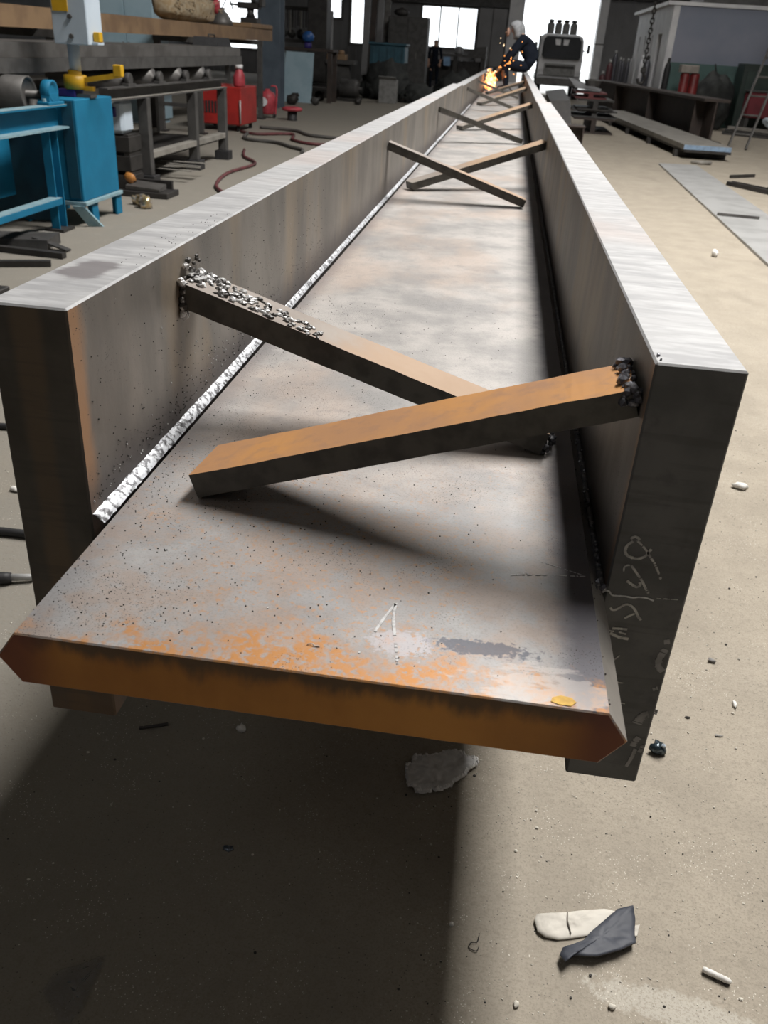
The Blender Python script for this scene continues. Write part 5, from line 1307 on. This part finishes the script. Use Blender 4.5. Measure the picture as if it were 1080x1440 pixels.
FILM_P = [(-0.1265, -0.0613), (-0.0725, -0.0245), (-0.0583, -0.0158), (-0.0606, -0.0704), (-0.0592, -0.0986), (-0.0656, -0.1272), (-0.0811, -0.1299), (-0.1305, -0.0883)]
t = thing('leather_scrap', 'cream leather glove piece with a seam, half under a dark piece on the floor', 'glove', (.70, .18, 0))
bm = bmnew(); sheet_piece(bm, CREAM_P, .004, 3, lambda p: .004 * max(0, (.68 - p.x) / .05)); obj('leather', bm, CREAM, t)
bm = bmnew(); tube(bm, [(.6935, .198, .0075), (.692, .178, .0095), (.6965, .155, .0085)], .0012, 5); obj('seam', bm, M('seam_dirt', (.2, .18, .15), None, 30, .8), t)
t = thing('leather_scrap', 'faded navy leather glove piece lying over a cream piece on the floor', 'glove', (.76, .16, .0))
bm = bmnew(); sheet_piece(bm, NAVY_P, .005, 8, lambda p: .0075 + .013 * max(0, (.15 - p.y + (p.x - .74) * .35) / .05), .0025, 8, .004); obj('leather', bm, NAVY, t)
bm = bmnew(); sheet_piece(bm, TAB_P, .001, 5, lambda p: .004); obj('torn_tab', bm, CREAM, t, 'pale torn tab')

t = thing('slag_flake', 'ragged grey flake of slag with crusted rim painted as lit in the beam shadow', 'slag', (.44, .48, 0))
bm = bmnew(); sheet_piece(bm, SLAG_P, .006, 17, lambda p: .004, .006, 10, .007); obj('flake', bm, M('grey_slag_crust', (.60, .59, .58), (.74, .73, .72), 60, .8, 0, .4, .7, .5), t)
bm = bmnew()
rr = random.Random(3)
for i in range(len(SLAG_P)):
    p, q = Vector((*SLAG_P[i], 0)), Vector((*SLAG_P[(i + 1) % len(SLAG_P)], 0))
    for k in range(7):
        v = p.lerp(q, rr.random()); c = Vector((.445, .485, 0)); v = v.lerp(c, rr.uniform(.0, .13)); lump(bm, (v.x, v.y, .010 + rr.uniform(-.003, .003)), rr.uniform(.0025, .0055), 1, .5, 2, k)
obj('crusted_rim', bm, M('lit_slag_rim', (.82, .80, .78), (.65, .63, .62), 90, .8), t)  # rim tone paler than the flake, light on its edge put into colour
t = thing('electrode_stub', 'white coated welding rod stub with charred underside on the floor', 'rod', (.934, .121, 0))
bm = bmnew(); tube(bm, [Vector((.9127, .1294, .0075)).lerp(Vector((.9555, .113, .0075)), k / 10) + Vector((0, noise.noise(Vector((k * .9, 0, 0))) * .0012, 0)) for k in range(11)], [.0038, .0052, .005, .0055, .005, .0052, .0056, .0052, .0054, .0048, .0034], 9); obj('coating', bm, WHITEG, t)
bm = bmnew()
for k in range(26):
    v = Vector((.914, .1268, .003)).lerp(Vector((.9545, .1100, .003)), rr.random()); lump(bm, v + Vector((rr.uniform(-.001, .001), rr.uniform(-.002, .002), rr.uniform(-.0015, .002))), rr.uniform(.0014, .003), 1, .4, 2, k)
obj('char', bm, STONED, t)
t = thing('slag_nugget', 'blue-black glassy slag nugget on the floor right of the beam end', 'nugget', (.913, .64, 0))
bm = bmnew(); lump(bm, (.913, .64, .013), .0155, 2, .7, 2.2, 4, squash=(1.15, 1, .85), floor=.0006); obj('nugget', bm, M('blue_black_slag', (.03, .045, .055), (.22, .28, .33), 60, .2, .4, .5, .7), t)
bm = bmnew(); lump(bm, (.920, .634, .026), .006, 1, .5, 2, 2); obj('pale_crust', bm, WHITEP, t)
def chip(x, y, s, m, lb, seed, sq=(1, .7, .5), sub=1, grp=None, nm='stone_chip', cat='chip'):
    solo(nm, lb, cat, (x, y, 0), lambda bm: lump(bm, (x, y, s * sq[2] * .8), s, sub, .7, 2.2, seed, squash=sq, floor=.0004), m, grp)
chip(1.099, .997, .011, M('grey_chip', (.22, .21, .2), None, 40, .7), 'grey chip on the sandy floor right of the flange, middle height', 1, sub=2)
chip(1.408, 2.065, .024, WHITEG, 'whitish chip on the floor below the right flange top corner', 2, (1.2, .8, .5), 2)
chip(1.12, .835, .010, WHITEG, 'narrow white chip on the floor right of the rusty plate', 3, (.45, 1.3, .5), 2)
chip(.01, .527, .0095, WHITEG, 'white crumb in the dark shadow in front of the beam', 4, (1, 1, .9), 2)
chip(.493, .141, .004, WHITEG, 'tiny white pebble in the shadow near the leather pieces', 5, (1, 1, .9), 2)
chip(-.996, 1.433, .016, WHITEG, 'small white chip on the floor left of the left flange', 6, (1.1, .8, .6), 2)
chip(2.185, 6.42, .035, WHITEG, 'curled white chip on the floor left of the pale plate', 7, (.7, 1.2, .8), 2)
chip(.071, .223, .008, M('steel_filing', (.08, .1, .13), (.3, .34, .4), 200, .3, .8), 'glinting blue-grey filings clump in the shadow', 8, (1.3, .8, .35), 2)
chip(1.0, .768, .006, STONED, 'small dark chip right of the beam above the nugget', 9)
chip(1.062, .72, .008, LITFL, 'flat brown-grey chip low on the right', 10, (1.3, .6, .3))
chip(.756, .04, .006, STONE, 'rounded pale pebble near the bottom edge right of centre', 11, (1, .9, .7), 2)
chip(.604, .018, .0055, STONE, 'rounded grey pebble near the bottom edge below the leather pieces', 12, (.8, 1.1, .7), 2)
solo('dark_twig', 'dark twig-like scrap in the shadow below the rusty plate', 'twig', (-.17, .5, 0), lambda bm: tube(bm, smooth_path([(-.205, .488, .004), (-.18, .497, .005), (-.15, .512, .004)]), .0035, 6), STONED)
solo('wire_scrap', 'thin bent wire scrap in the shadow near the leather pieces', 'wire', (.53, .11, 0), lambda bm: tube(bm, smooth_path([(.541, .128, .003), (.538, .115, .004), (.528, .112, .003), (.525, .103, .002), (.537, .098, .003), (.541, .106, .003)]), .0009, 5), STONED)
solo('thin_wire', 'short curled bright wire bit lying on the beam web near its front edge', 'wire', (.30, -.178, ZW), lambda bm: tube(bm, smooth_path([(.296, -.1775, ZW + .001), (.301, -.1768, ZW + .0018), (.304, -.1785, ZW + .001), (.3085, -.178, ZW + .001)]), .0006, 5), LIGHTST)
# crumpled clear film, bottom left
bm = bmnew(); FP = FILM_P
sheet_piece(bm, FP, .006, 21, lambda p: .004 + .003 * noise.noise(p * 70), .0006, 7, .010)
o = obj('plastic_film', bm, CLEAR); tag(o, 'crumpled clear plastic film on the dark floor at bottom left', 'film')
rr = random.Random(5); items = []
for k in range(9500):
    if k < 7600: x, y = .40 + rr.random() ** 1.25 * 2.3, -.45 + rr.random() ** 1.2 * 3.4
    else: x, y = rr.uniform(-1.4, .45), rr.uniform(-.45, 2.2)
    if -.12 < x < .72 and y > .55: continue
    s = rr.uniform(.0006, .0017) if rr.random() < .93 else rr.uniform(.0017, .0036)
    items.append((x, y, s * .45, s, (rr.uniform(.7, 1.4), 1, .7), 0 if rr.random() < .78 else 1))
o = grains('gravel_grit', items, [STONE, STONED]); tag(o, 'pale and dark grit scattered over the concrete floor', 'grit', None, 'stuff')
